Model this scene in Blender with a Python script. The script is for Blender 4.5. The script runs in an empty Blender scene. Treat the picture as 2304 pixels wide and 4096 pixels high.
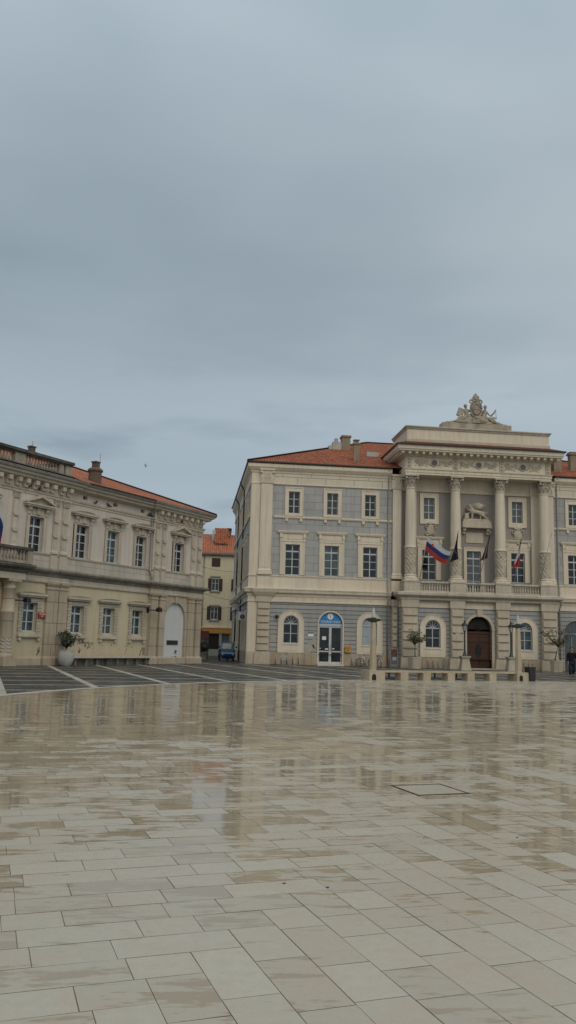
import bpy, bmesh, math, random
from mathutils import Matrix, Vector
R = math.radians
PI = math.pi
scene = bpy.context.scene
COL = scene.collection
rng = random.Random(7)

# ------------------------------------------------------------------ materials
def newmat(name):
    m = bpy.data.materials.new(name); m.use_nodes = True
    nt = m.node_tree; b = nt.nodes['Principled BSDF']
    return m, nt, b

def N(nt, typ, **kw):
    n = nt.nodes.new(typ)
    for k, v in kw.items():
        if k in n.inputs: n.inputs[k].default_value = v
        else: setattr(n, k, v)
    return n

def L(nt, a, b): nt.links.new(a, b)

def mth(nt, op, a, b=None, clamp=False):
    n = nt.nodes.new('ShaderNodeMath'); n.operation = op; n.use_clamp = clamp
    for i, v in enumerate((a, b)):
        if v is None: continue
        if isinstance(v, (int, float)): n.inputs[i].default_value = v
        else: L(nt, v, n.inputs[i])
    return n.outputs[0]

def mixc(nt, fac, a, b, blend='MIX'):
    n = nt.nodes.new('ShaderNodeMix'); n.data_type = 'RGBA'; n.blend_type = blend
    for i, v in ((0, fac), (6, a), (7, b)):
        if isinstance(v, (int, float)): n.inputs[i].default_value = v
        elif isinstance(v, (tuple, list)): n.inputs[i].default_value = (*v[:3], 1)
        else: L(nt, v, n.inputs[i])
    return n.outputs[2]

def ramp(nt, fac, stops):
    n = nt.nodes.new('ShaderNodeValToRGB'); e = n.color_ramp.elements
    while len(e) < len(stops): e.new(.5)
    for k, (p, c) in enumerate(stops):
        e[k].position = p
        e[k].color = (c, c, c, 1) if isinstance(c, (int, float)) else (*c, 1)
    L(nt, fac, n.inputs[0]); return n.outputs[0]

def objvec(nt, jitter=True):
    tc = N(nt, 'ShaderNodeTexCoord'); v = tc.outputs['Object']
    if jitter:
        oi = N(nt, 'ShaderNodeObjectInfo')
        a = nt.nodes.new('ShaderNodeVectorMath'); a.operation = 'ADD'
        s = mth(nt, 'MULTIPLY', oi.outputs['Random'], 40.0)
        L(nt, v, a.inputs[0]); L(nt, s, a.inputs[1]); v2 = a.outputs[0]
        return v, v2
    return v, v

def noise(nt, vec, scale, detail=4, rough=.6, sc=None):
    if sc:
        mp = N(nt, 'ShaderNodeMapping'); mp.inputs['Scale'].default_value = sc
        L(nt, vec, mp.inputs['Vector']); vec = mp.outputs[0]
    n = N(nt, 'ShaderNodeTexNoise', Scale=scale, Detail=detail, Roughness=rough)
    L(nt, vec, n.inputs['Vector']); return n.outputs['Fac']

def stone(name, c1, c2=None, rough=.85, scale=2.0, streak=.35, bump=.2, joints=None, jcol=(.1, .1, .1), dirt=None, spec=.3):
    """weathered stone or plaster: mottled tone, rain streaks, optional ashlar joints (w, h, mortar), optional grime low on the wall"""
    m, nt, b = newmat(name)
    if c2 is None: c2 = tuple(x * .78 for x in c1)
    v, vj = objvec(nt)
    big = noise(nt, vj, scale * .25, 5, .65)
    fin = noise(nt, vj, scale * 9, 4, .7)
    f = mth(nt, 'ADD', mth(nt, 'MULTIPLY', big, .7), mth(nt, 'MULTIPLY', fin, .3))
    col = mixc(nt, ramp(nt, f, [(.36, 0), (.62, 1)]), c1, c2)
    if streak:
        st = noise(nt, vj, 1.6, 4, .6, (2.6, 2.6, .16))
        s = ramp(nt, st, [(.45, 0), (.72, 1)])
        col = mixc(nt, mth(nt, 'MULTIPLY', s, streak), col, tuple(x * .5 for x in c2))
    if dirt:
        z0, z1, dc, amt = dirt
        sx = N(nt, 'ShaderNodeSeparateXYZ'); L(nt, v, sx.inputs[0])
        g = mth(nt, 'DIVIDE', mth(nt, 'SUBTRACT', z1, sx.outputs[2]), z1 - z0, True)
        g = mth(nt, 'MULTIPLY', g, mth(nt, 'MULTIPLY', ramp(nt, noise(nt, vj, 1.3, 5, .7), [(.35, 0), (.6, 1)]), amt))
        col = mixc(nt, g, col, dc)
    h = fin
    if joints:
        w, hh, mo = joints
        sx = N(nt, 'ShaderNodeSeparateXYZ'); L(nt, v, sx.inputs[0])
        cb = N(nt, 'ShaderNodeCombineXYZ')
        L(nt, mth(nt, 'ADD', sx.outputs[0], sx.outputs[1]), cb.inputs[0]); L(nt, sx.outputs[2], cb.inputs[1])
        bt = N(nt, 'ShaderNodeTexBrick', Scale=1.0)
        bt.inputs['Mortar Size'].default_value = mo; bt.inputs['Mortar Smooth'].default_value = .3
        bt.inputs['Brick Width'].default_value = w; bt.inputs['Row Height'].default_value = hh
        bt.inputs['Bias'].default_value = 0
        bt.inputs['Color1'].default_value = (.45, .45, .45, 1); bt.inputs['Color2'].default_value = (.6, .6, .6, 1)
        L(nt, cb.outputs[0], bt.inputs['Vector'])
        col = mixc(nt, .35, col, bt.outputs['Color'], 'OVERLAY')
        col = mixc(nt, bt.outputs['Fac'], col, jcol)
        h = mth(nt, 'SUBTRACT', fin, mth(nt, 'MULTIPLY', bt.outputs['Fac'], 3.0))
    L(nt, col, b.inputs['Base Color'])
    b.inputs['Roughness'].default_value = rough; b.inputs['Specular IOR Level'].default_value = spec
    bp = N(nt, 'ShaderNodeBump', Strength=bump, Distance=.02)
    L(nt, h, bp.inputs['Height']); L(nt, bp.outputs[0], b.inputs['Normal'])
    return m

def paint(name, c, rough=.45, metal=0.0, var=.25, spec=.5, scale=6):
    m, nt, b = newmat(name); v, vj = objvec(nt)
    n = noise(nt, vj, scale, 5, .65)
    L(nt, mixc(nt, ramp(nt, n, [(.35, 0), (.7, 1)]), c, tuple(x * (1 - var) for x in c)), b.inputs['Base Color'])
    L(nt, mth(nt, 'ADD', mth(nt, 'MULTIPLY', n, .2), rough - .1), b.inputs['Roughness'])
    b.inputs['Metallic'].default_value = metal; b.inputs['Specular IOR Level'].default_value = spec
    return m

def glass(name, c=(.008, .009, .010), curtain=None, split=None):
    m, nt, b = newmat(name); v, vj = objvec(nt)
    n = noise(nt, vj, 1.3, 3, .5)
    col = mixc(nt, ramp(nt, n, [(.4, 0), (.65, 1)]), c, tuple(x * 2.6 for x in c))
    if curtain:
        w = noise(nt, vj, 9, 2, .5, (3, 1, .15))
        col = mixc(nt, ramp(nt, w, [(.3, 0), (.7, 1)]), curtain, tuple(x * .6 for x in curtain))
    L(nt, col, b.inputs['Base Color']); b.inputs['Roughness'].default_value = .06
    b.inputs['IOR'].default_value = 1.5
    wob = noise(nt, vj, 2.2, 2, .5)
    bp = N(nt, 'ShaderNodeBump', Strength=.05, Distance=.02); L(nt, wob, bp.inputs['Height']); L(nt, bp.outputs[0], b.inputs['Normal'])
    return m

def tiles(name, ca, cb, cc):
    """pantiles from a UV map in metres: u along the eave, v up the slope"""
    m, nt, b = newmat(name)
    uv = N(nt, 'ShaderNodeUVMap'); uv.uv_map = 'UVMap'
    sx = N(nt, 'ShaderNodeSeparateXYZ'); L(nt, uv.outputs[0], sx.inputs[0])
    u = mth(nt, 'DIVIDE', sx.outputs[0], .23); vv = mth(nt, 'DIVIDE', sx.outputs[1], .38)
    fu = mth(nt, 'FRACT', u); fv = mth(nt, 'FRACT', vv)
    arch = mth(nt, 'SINE', mth(nt, 'MULTIPLY', fu, PI))
    cell = N(nt, 'ShaderNodeCombineXYZ'); L(nt, mth(nt, 'FLOOR', u), cell.inputs[0]); L(nt, mth(nt, 'FLOOR', vv), cell.inputs[1])
    wn = N(nt, 'ShaderNodeTexWhiteNoise'); wn.noise_dimensions = '2D'; L(nt, cell.outputs[0], wn.inputs['Vector'])
    col = mixc(nt, ramp(nt, wn.outputs['Value'], [(0, 0), (.6, .5), (1, 1)]), ca, cb)
    big = noise(nt, uv.outputs[0], .35, 4, .6)
    col = mixc(nt, ramp(nt, big, [(.45, 0), (.75, .7)]), col, cc)
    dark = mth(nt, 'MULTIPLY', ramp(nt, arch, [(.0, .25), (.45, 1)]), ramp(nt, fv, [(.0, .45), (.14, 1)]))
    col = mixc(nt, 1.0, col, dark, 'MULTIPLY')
    L(nt, col, b.inputs['Base Color']); b.inputs['Roughness'].default_value = .75; b.inputs['Specular IOR Level'].default_value = .12
    h = mth(nt, 'SUBTRACT', arch, mth(nt, 'MULTIPLY', fv, .4))
    bp = N(nt, 'ShaderNodeBump', Strength=.8, Distance=.06); L(nt, h, bp.inputs['Height']); L(nt, bp.outputs[0], b.inputs['Normal'])
    return m

M = {}
M['cream'] = stone('cream_plaster', (.73, .63, .50), (.63, .54, .425), streak=.3, bump=.12, scale=1.2)
M['cream_panel'] = stone('cream_panelled_plaster', (.66, .57, .455), (.58, .50, .40), streak=.15, bump=.15, scale=1.2, joints=(2.35, 3.0, .022), jcol=(.2, .19, .16))
M['grey'] = stone('grey_ashlar_plaster', (.41, .398, .386), (.355, .344, .333), streak=.28, bump=.3, scale=1.0, joints=(1.3, .62, .018), jcol=(.19, .19, .195))
M['rustic'] = stone('grey_banded_plaster', (.375, .362, .345), (.31, .30, .285), streak=.3, bump=.5, scale=1.0, joints=(40, .335, .03), jcol=(.12, .12, .12), dirt=(.8, 2.3, (.42, .38, .31), .8))
M['recess'] = stone('taupe_plaster', (.33, .295, .265), (.285, .255, .23), streak=.1, bump=.1, scale=1.0)
M['plinth'] = stone('pinkish_plinth_stone', (.50, .40, .29), (.33, .25, .18), streak=.5, bump=.5, scale=2.5, joints=(1.4, .95, .012), jcol=(.15, .12, .09))
M['pier'] = stone('warm_pier_stone', (.58, .50, .40), (.47, .39, .30), streak=.3, bump=.25, scale=2, dirt=(0, 1.3, (.36, .28, .2), .7))
M['carved'] = stone('carved_limestone', (.60, .53, .43), (.40, .34, .26), streak=.15, bump=.9, scale=5)
M['ped_old'] = stone('weathered_balcony_stone', (.60, .525, .43), (.42, .365, .295), streak=.35, bump=.4, scale=3)
M['lb_bal'] = stone('weathered_courthouse_baluster', (.47, .41, .33), (.26, .225, .18), streak=.45, bump=.4, scale=3)
M['statue'] = stone('weathered_statue_stone', (.50, .43, .34), (.24, .205, .16), streak=.2, bump=.8, scale=3.5)
M['lb_wall'] = stone('pale_pink_plaster', (.61, .54, .475), (.545, .48, .42), streak=.25, bump=.12, scale=1.0)
M['lb_wall_low'] = stone('yellowish_plaster', (.57, .49, .345), (.51, .43, .295), streak=.25, bump=.12, scale=.9, dirt=(.3, 2.0, (.42, .34, .24), .5))
M['lb_stone'] = stone('courthouse_limestone', (.58, .51, .42), (.46, .395, .315), streak=.35, bump=.35, scale=2.2)
M['lb_low'] = stone('courthouse_lower_pilaster_stone', (.48, .40, .305), (.37, .30, .225), streak=.35, bump=.35, scale=2.2, joints=(30, 1.22, .02), jcol=(.17, .13, .1))
M['lb_dark'] = stone('blackened_cornice_stone', (.34, .305, .255), (.15, .135, .115), streak=.5, bump=.7, scale=3)  # weathered cornice black, also the painted shade below the wall bench
M['lb_black'] = stone('blackened_coping_stone', (.17, .155, .13), (.05, .047, .042), streak=.5, bump=.7, scale=3)
M['lb_ped'] = stone('courthouse_pedestal_stone', (.55, .50, .43), (.43, .385, .325), streak=.4, bump=.2, scale=1.6, joints=(2.4, 3, .012), jcol=(.25, .21, .17))
M['quoin'] = stone('quoined_window_stone', (.53, .475, .39), (.40, .35, .28), streak=.2, bump=.5, scale=4, joints=(.6, .19, .018), jcol=(.28, .24, .19))
M['moss'] = stone('mossy_stone_top', (.30, .27, .19), (.17, .16, .085), streak=.2, bump=.7, scale=5)
M['white_plaster'] = stone('white_blind_arch_plaster', (.60, .60, .585), (.54, .54, .53), streak=.08, bump=.06, scale=.8)
M['yellow_wall'] = stone('yellow_house_plaster', (.68, .60, .42), (.60, .52, .355), streak=.2, bump=.12, scale=.8)
M['orange'] = paint('orange_fascia_paint', (.50, .24, .05), .6)
M['shop_grey'] = stone('shopfront_render', (.36, .345, .31), (.29, .275, .245), streak=.2, scale=1)
M['shutter'] = paint('dark_brown_shutter', (.06, .028, .022), .6)
M['sash'] = paint('white_painted_sash', (.50, .52, .54), .5, var=.1)
M['sash_grey'] = paint('grey_painted_sash', (.43, .45, .47), .5, var=.1)
M['pane'] = glass('dark_window_glass')
M['pane_curtain'] = glass('curtained_window_glass', curtain=(.10, .115, .12))
M['pane_blind'] = glass('white_blind_behind_glass', curtain=(.42, .47, .50))
M['pane_half'] = glass('half_curtained_window_glass', curtain=(.05, .05, .048))
M['pane_tint'] = glass('greenish_window_glass', (.03, .045, .05))
M['dark'] = paint('black_opening', (.012, .011, .01), .8)
M['wood'] = stone('brown_door_wood', (.085, .032, .02), (.05, .02, .013), rough=.45, streak=.3, bump=.3, joints=(30, .42, .02), jcol=(.02, .01, .007))
M['iron'] = paint('dark_green_iron', (.025, .032, .03), .45, var=.4)
M['black'] = paint('black_metal', (.015, .015, .016), .4, var=.3)
M['gutter'] = paint('dark_gutter_metal', (.05, .045, .043), .5, .3)
M['zinc'] = paint('zinc_pipe', (.36, .345, .32), .5, .1)
M['lb_gutter'] = stone('grey_gutter_metal', (.33, .315, .28), (.20, .19, .165), streak=.4, rough=.5, bump=.05)
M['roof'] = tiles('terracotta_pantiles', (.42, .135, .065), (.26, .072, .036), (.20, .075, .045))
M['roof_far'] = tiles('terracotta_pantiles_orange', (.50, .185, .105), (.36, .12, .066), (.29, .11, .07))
M['roof_dark'] = tiles('sooty_eave_pantiles', (.20, .075, .045), (.12, .045, .028), (.10, .05, .035))  # darker brown tile mix for the portico eave strip
M['patch'] = stone('patched_plaster', (.46, .42, .36), (.37, .33, .28), streak=.3, bump=.6, scale=4)
M['brick'] = stone('dark_chimney_brick', (.16, .10, .075), (.085, .058, .045), streak=.3, bump=.6, scale=4, joints=(.25, .075, .012), jcol=(.2, .17, .14))
M['chim'] = stone('chimney_render', (.33, .27, .2), (.22, .17, .12), streak=.3, bump=.5, scale=4)
M['signblue'] = paint('blue_sign_panel', (.018, .22, .52), .4, var=.15)
M['white'] = paint('white_sign_paint', (.75, .75, .74), .5, var=.08)
M['red'] = paint('red_sign_enamel', (.42, .025, .022), .4)
M['yellow'] = paint('yellow_box_paint', (.62, .30, .015), .4)
M['steel'] = paint('galvanised_steel', (.30, .30, .30), .4, .7)
M['planter'] = stone('concrete_planter', (.50, .43, .34), (.40, .34, .265), streak=.3, bump=.4, scale=4)
M['pot'] = stone('white_concrete_pot', (.50, .485, .46), (.38, .365, .345), streak=.4, bump=.4, scale=4)
M['soil'] = stone('dark_soil', (.05, .035, .025), streak=0)
M['bark'] = stone('grey_bark', (.09, .065, .045), (.045, .032, .024), bump=.9, scale=8)
M['bench'] = stone('pale_bench_stone', (.49, .41, .30), (.38, .31, .22), streak=.3, bump=.35, scale=4)
M['spike'] = stone('white_spike_stone', (.55, .56, .56), (.42, .43, .43), streak=.2)
M['bronze'] = stone('green_bronze', (.03, .05, .042), (.015, .024, .02), rough=.75, streak=.3, bump=.4)
M['cloth_dark'] = stone('dark_cloth', (.012, .013, .02), (.008, .009, .013), rough=.9, streak=0, scale=8)
M['jean'] = stone('dark_blue_denim', (.02, .026, .042), (.012, .016, .027), rough=.9, streak=0, scale=8)
M['skin'] = paint('skin', (.42, .22, .15), .5, var=.15)
M['hair'] = paint('dark_hair', (.02, .014, .01), .6)
M['rubber'] = paint('black_rubber', (.012, .012, .012), .7)
M['vanblue'] = paint('bright_blue_car_paint', (.010, .10, .27), .28, var=.2)
M['vandark'] = paint('dark_blue_car_paint', (.008, .035, .10), .28, var=.2)
M['lens'] = paint('frosted_lamp_glass', (.45, .45, .43), .2, var=.2)
M['graffiti'] = paint('dark_graffiti_paint', (.20, .155, .12), .8, var=.5)
M['rubble'] = stone('bare_brick_patch', (.20, .16, .12), (.10, .08, .06), bump=1)
M['pigeon'] = paint('pigeon_feathers', (.05, .05, .055), .8, var=.5, scale=12)
M['gull'] = paint('white_gull_feathers', (.55, .55, .54), .8, var=.3, scale=12)
M['gullgrey'] = paint('grey_gull_feathers', (.16, .16, .165), .8, var=.3, scale=12)
M['fl_white'] = paint('white_flag_cloth', (.55, .57, .62), .8, var=.1)
M['fl_blue'] = paint('blue_flag_cloth', (.014, .035, .15), .8, var=.2)
M['fl_red'] = paint('red_flag_cloth', (.42, .035, .025), .8, var=.2)
M['fl_navy'] = paint('navy_flag_cloth', (.010, .014, .04), .8, var=.3)
M['fl_dkred'] = paint('dark_red_flag_cloth', (.10, .010, .014), .8, var=.3)
M['fl_green'] = paint('dark_green_flag_cloth', (.012, .03, .02), .8, var=.3)
M['poster'] = paint('red_brown_poster', (.15, .045, .04), .5, var=.75, scale=5)
M['panelgrey'] = paint('slate_grey_panel', (.10, .105, .12), .5)

def leafmat(name, a, b_):
    m, nt, b = newmat(name); g = N(nt, 'ShaderNodeNewGeometry')
    L(nt, mixc(nt, g.outputs['Random Per Island'], a, b_), b.inputs['Base Color'])
    b.inputs['Roughness'].default_value = .5
    return m
M['leaf'] = leafmat('citrus_leaves', (.035, .045, .014), (.10, .095, .035))
M['olive'] = leafmat('olive_leaves', (.03, .042, .025), (.085, .10, .06))
M['bush'] = leafmat('laurel_leaves', (.012, .03, .008), (.035, .075, .02))

# ------------------------------------------------------------------ mesh builder
class MB:
    def __init__(s, T=None):
        s.v = []; s.f = []; s.m = []; s.sm = []; s.T = T or Matrix(); s.uv = {}
    def add(s, vs, fs, m=0, smooth=False, uvs=None):
        o = len(s.v); flip = s.T.determinant() < 0
        s.v += [tuple(s.T @ Vector(p)) for p in vs]
        for k, f in enumerate(fs):
            f2 = tuple(o + i for i in f)
            if flip: f2 = f2[::-1]
            if uvs: s.uv[len(s.f)] = uvs[k][::-1] if flip else uvs[k]
            s.f.append(f2); s.m.append(m); s.sm.append(smooth)
    def box(s, x0, x1, y0, y1, z0, z1, m=0, M4=None):
        x0, x1 = min(x0, x1), max(x0, x1); y0, y1 = min(y0, y1), max(y0, y1); z0, z1 = min(z0, z1), max(z0, z1)
        vs = [(x, y, z) for z in (z0, z1) for y in (y0, y1) for x in (x0, x1)]
        if M4: vs = [tuple(M4 @ Vector(p)) for p in vs]
        s.add(vs, [(0, 2, 3, 1), (4, 5, 7, 6), (0, 1, 5, 4), (1, 3, 7, 5), (3, 2, 6, 7), (2, 0, 4, 6)], m)
    def frustum(s, cx, cy, z0, z1, a0, b0, a1, b1, m=0):
        vs = [(cx + sx * a, cy + sy * b, z) for z, a, b in ((z0, a0, b0), (z1, a1, b1)) for sx, sy in ((-1, -1), (1, -1), (1, 1), (-1, 1))]
        s.add(vs, [(3, 2, 1, 0), (4, 5, 6, 7)] + [(i, (i + 1) % 4, 4 + (i + 1) % 4, 4 + i) for i in range(4)], m)
    def quad(s, a, b, c, d, m=0): s.add([a, b, c, d], [(0, 1, 2, 3)], m)
    def prism_y(s, poly, y0, y1, m=0):
        """poly in (x, z), anticlockwise seen from -y; extruded from y0 (front) to y1"""
        n = len(poly)
        vs = [(x, y0, z) for x, z in poly] + [(x, y1, z) for x, z in poly]
        s.add(vs, [tuple(range(n)), tuple(range(2 * n - 1, n - 1, -1))] + [((i + 1) % n, i, n + i, n + (i + 1) % n) for i in range(n)], m)
    def sweep(s, path, prof, m=0, caps=True):
        """profile [(out, z)] swept along the xy path, outside on the right hand, corners mitred"""
        n = len(path); rows = []
        for i in range(n):
            p = Vector(path[i]); d = []
            if i > 0: d.append((p - Vector(path[i - 1])).normalized())
            if i < n - 1: d.append((Vector(path[i + 1]) - p).normalized())
            ns = [Vector((e.y, -e.x)) for e in d]
            if len(ns) == 2:
                b = (ns[0] + ns[1]); b = b / max(.2, b.length_squared) * 2
            else: b = ns[0]
            rows.append([(p.x + b.x * o, p.y + b.y * o, z) for o, z in prof])
        k = len(prof); vs = [q for r in rows for q in r]; fs = []
        for i in range(n - 1):
            for j in range(k - 1):
                fs.append((i * k + j, (i + 1) * k + j, (i + 1) * k + j + 1, i * k + j + 1))
        if caps: fs += [tuple(range(k)), tuple((n - 1) * k + j for j in range(k - 1, -1, -1))]
        s.add(vs, fs, m)
    def lathe(s, c, prof, n=16, m=0, smooth=True, disp=None, sy=1.0):
        k = len(prof); vs = []; fs = []
        for j, (r, z) in enumerate(prof):
            for i in range(n):
                a = 2 * PI * i / n; rr = r + (disp(i, j) if disp else 0)
                vs.append((c[0] + rr * math.cos(a), c[1] + rr * math.sin(a) * sy, c[2] + z))
        for j in range(k - 1):
            for i in range(n):
                fs.append((j * n + i, j * n + (i + 1) % n, (j + 1) * n + (i + 1) % n, (j + 1) * n + i))
        s.add(vs, fs, m, smooth)
        for j, flip in ((0, True), (k - 1, False)):
            if prof[j][0] > 1e-4:
                idx = list(range(n)); s.add([vs[j * n + i] for i in idx], [tuple(idx[::-1] if flip else idx)], m)
    def tube(s, pts, r, n=8, m=0, smooth=True):
        pts = [Vector(p) for p in pts]; k = len(pts)
        rs = r if isinstance(r, (list, tuple)) else [r] * k
        vs = []; fs = []; prev = None
        for i, p in enumerate(pts):
            t = (pts[min(i + 1, k - 1)] - pts[max(i - 1, 0)])
            t = t.normalized() if t.length > 1e-9 else Vector((0, 0, 1))
            if prev is None: a = t.orthogonal().normalized()
            else:
                a = prev - t * prev.dot(t)
                a = a.normalized() if a.length > 1e-6 else t.orthogonal().normalized()
            prev = a; b = t.cross(a)
            for j in range(n):
                g = 2 * PI * j / n; vs.append(tuple(p + (a * math.cos(g) + b * math.sin(g)) * rs[i]))
        for i in range(k - 1):
            for j in range(n): fs.append((i * n + j, i * n + (j + 1) % n, (i + 1) * n + (j + 1) % n, (i + 1) * n + j))
        fs += [tuple(range(n - 1, -1, -1)), tuple((k - 1) * n + j for j in range(n))]
        s.add(vs, fs, m, smooth)
    def ball(s, c, r, sub=2, m=0, jit=0.0, sc=(1, 1, 1), rot=None, seed=0):
        bm = bmesh.new(); bmesh.ops.create_icosphere(bm, subdivisions=sub, radius=1)
        g = random.Random(seed * 31 + 5); vs = []
        for v in bm.verts:
            k = 1 + g.uniform(-jit, jit); p = Vector((v.co.x * sc[0] * r * k, v.co.y * sc[1] * r * k, v.co.z * sc[2] * r * k))
            if rot: p = rot @ p
            vs.append((c[0] + p.x, c[1] + p.y, c[2] + p.z))
        s.add(vs, [tuple(x.index for x in f.verts) for f in bm.faces], m, True); bm.free()
    def ring(s, c, R0, r, axis='y', n=24, k=6, m=0, a0=0, a1=2 * PI):
        pts = []
        for i in range(n + 1):
            a = a0 + (a1 - a0) * i / n; u, w = R0 * math.cos(a), R0 * math.sin(a)
            pts.append((c[0] + u, c[1], c[2] + w) if axis == 'y' else (c[0], c[1] + u, c[2] + w) if axis == 'x' else (c[0] + u, c[1] + w, c[2]))
        s.tube(pts, r, k, m)
    def mesh(s, name, mats):
        me = bpy.data.meshes.new(name); me.from_pydata(s.v, [], s.f)
        for m in (mats if isinstance(mats, (list, tuple)) else [mats]): me.materials.append(m)
        me.polygons.foreach_set('material_index', s.m); me.polygons.foreach_set('use_smooth', s.sm)
        if s.uv:
            ul = me.uv_layers.new(name='UVMap')
            for fi, us in s.uv.items():
                for li, q in zip(me.polygons[fi].loop_indices, us): ul.data[li].uv = q
        me.update(); return me
    def build(s, name, mats, parent=None, loc=(0, 0, 0), rz=0, label=None):
        return link(name, s.mesh(name, mats), parent, loc, rz, label)

def link(name, data, parent=None, loc=(0, 0, 0), rz=0, label=None):
    o = bpy.data.objects.new(name, data); COL.objects.link(o)
    o.location = loc; o.rotation_euler = (0, 0, rz); o.parent = parent
    if label: o['label'] = label
    return o

def thing(name, label, cat, loc=(0, 0, 0), rz=0, group=None):
    o = link(name, None, None, loc, rz); return tag(o, label, cat, group)

def tag(o, label=None, cat=None, group=None, kind=None):
    for k, v in (('label', label), ('category', cat), ('group', group), ('kind', kind)):
        if v: o[k] = v
    return o

def children(o): return [c for c in bpy.data.objects if c.parent == o]

def dup(root, loc, rz=None, label=None):
    def cp(o, par):
        c = o.copy(); COL.objects.link(c); c.parent = par
        for ch in children(o): cp(ch, c)
        return c
    r = cp(root, None); r.location = loc
    if rz is not None: r.rotation_euler = (0, 0, rz)
    if label: r['label'] = label
    return r

def bake(o):
    bpy.context.view_layer.update()
    dg = bpy.context.evaluated_depsgraph_get()
    me = bpy.data.meshes.new_from_object(o.evaluated_get(dg), preserve_all_data_layers=True, depsgraph=dg)
    old = o.data; o.modifiers.clear(); o.data = me
    return o

def skin(name, nodes, edges, mat, parent, loc=(0, 0, 0), rz=0, sub=1, root=0):
    """nodes: [(x, y, z, r) or (x, y, z, rx, ry)]"""
    bm = bmesh.new(); sl = bm.verts.layers.skin.verify(); vs = [bm.verts.new(n[:3]) for n in nodes]; bm.verts.ensure_lookup_table()
    for a, b in edges: bm.edges.new((vs[a], vs[b]))
    for i, n in enumerate(nodes):
        vs[i][sl].radius = (n[3], n[4] if len(n) > 4 else n[3]); vs[i][sl].use_root = (i == root)
    me = bpy.data.meshes.new(name); bm.to_mesh(me); bm.free(); me.materials.append(mat)
    o = link(name, me, parent, loc, rz)
    o.modifiers.new('skin', 'SKIN').use_smooth_shade = True
    ss = o.modifiers.new('sub', 'SUBSURF'); ss.levels = sub; ss.render_levels = sub
    bake(o)
    if len(o.data.materials) == 0: o.data.materials.append(mat)
    for p in o.data.polygons: p.use_smooth = True
    return o

def text_mesh(txt, size, mat, align='CENTER'):
    cu = bpy.data.curves.new('lettering', 'FONT'); cu.body = txt; cu.size = size; cu.align_x = align; cu.align_y = 'CENTER'; cu.extrude = .004
    o = bpy.data.objects.new('lettering', cu); COL.objects.link(o)
    bpy.context.view_layer.update(); dg = bpy.context.evaluated_depsgraph_get()
    me = bpy.data.meshes.new_from_object(o.evaluated_get(dg)); bpy.data.objects.remove(o)
    for v in me.vertices: v.co = (v.co.x, -v.co.z, v.co.y)
    me.materials.clear(); me.materials.append(mat); return me

# ------------------------------------------------------------------ shared building pieces
def wall_holes(mb, x0, x1, z0, z1, holes, y=0.0, depth=.3, m=0):
    """front face at y with rectangular holes (hx0, hx1, hz0, hz1) and their reveals going back by depth"""
    xs = sorted({x0, x1, *[h[0] for h in holes], *[h[1] for h in holes]}); zs = sorted({z0, z1, *[h[2] for h in holes], *[h[3] for h in holes]})
    for i in range(len(xs) - 1):
        for j in range(len(zs) - 1):
            cx, cz = (xs[i] + xs[i + 1]) / 2, (zs[j] + zs[j + 1]) / 2
            if any(h[0] < cx < h[1] and h[2] < cz < h[3] for h in holes) or not (x0 < cx < x1 and z0 < cz < z1): continue
            mb.quad((xs[i], y, zs[j]), (xs[i + 1], y, zs[j]), (xs[i + 1], y, zs[j + 1]), (xs[i], y, zs[j + 1]), m)
    d = y + depth
    for a, b, c, e in holes:
        mb.quad((a, y, c), (a, d, c), (a, d, e), (a, y, e), m); mb.quad((b, d, c), (b, y, c), (b, y, e), (b, d, e), m)
        mb.quad((a, y, e), (a, d, e), (b, d, e), (b, y, e), m); mb.quad((a, d, c), (a, y, c), (b, y, c), (b, d, c), m)

def arch_pts(cx, zs, r, n=14, a0=0, a1=PI):
    return [(cx + r * math.cos(a0 + (a1 - a0) * i / n), zs + r * math.sin(a0 + (a1 - a0) * i / n)) for i in range(n + 1)]

def arch_band(mb, cx, z0, zs, r0, r1, y0, y1, m=0, n=16):
    """an arched surround: jambs from z0 to the spring zs, half ring above, from y0 (front) to y1"""
    for sx in (-1, 1): mb.box(cx + sx * r0, cx + sx * r1, y0, y1, z0, zs, m)
    a, b = arch_pts(cx, zs, r0, n), arch_pts(cx, zs, r1, n)
    for i in range(n):
        p = [a[i], b[i], b[i + 1], a[i + 1]]
        mb.prism_y(p, y0, y1, m)

def spandrel(mb, cx, zs, r, y0, y1, m=0, n=12):
    for sx in (-1, 1):
        pts = arch_pts(cx, zs, r, n, 0, PI / 2)
        for i in range(n):
            (xa, za), (xb, zb) = pts[i], pts[i + 1]
            poly = [(cx + sx * (xa - cx), za), (cx + sx * r, zs + r), (cx + sx * (xb - cx), zb)]
            if sx < 0: poly = poly[::-1]
            mb.prism_y(poly, y0, y1, m)

def half_disc(mb, cx, zs, r, y, m=0, n=18):
    p = arch_pts(cx, zs, r, n); mb.add([(x, y, z) for x, z in p], [tuple(range(len(p)))], m)

def bars(mb, w, h, y, cols, zs, t=.06, d=.05, mid=.075):
    """sash: outer frame, vertical bars and horizontal bars at heights zs"""
    x0, x1 = -w / 2, w / 2
    mb.box(x0, x0 + t, y, y + d, 0, h); mb.box(x1 - t, x1, y, y + d, 0, h)
    mb.box(x0 + t, x1 - t, y, y + d, 0, t); mb.box(x0 + t, x1 - t, y, y + d, h - t, h)
    for i in range(1, cols):
        x = x0 + w * i / cols; mb.box(x - mid / 2, x + mid / 2, y - .006, y + d + .006, t, h - t)
    for z, tt in zs: mb.box(x0 + t, x1 - t, y + .004, y + d - .004, z - tt / 2, z + tt / 2)

CACHE = {}
def cached(key, fn):
    if key not in CACHE: CACHE[key] = fn()
    return CACHE[key]

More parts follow.
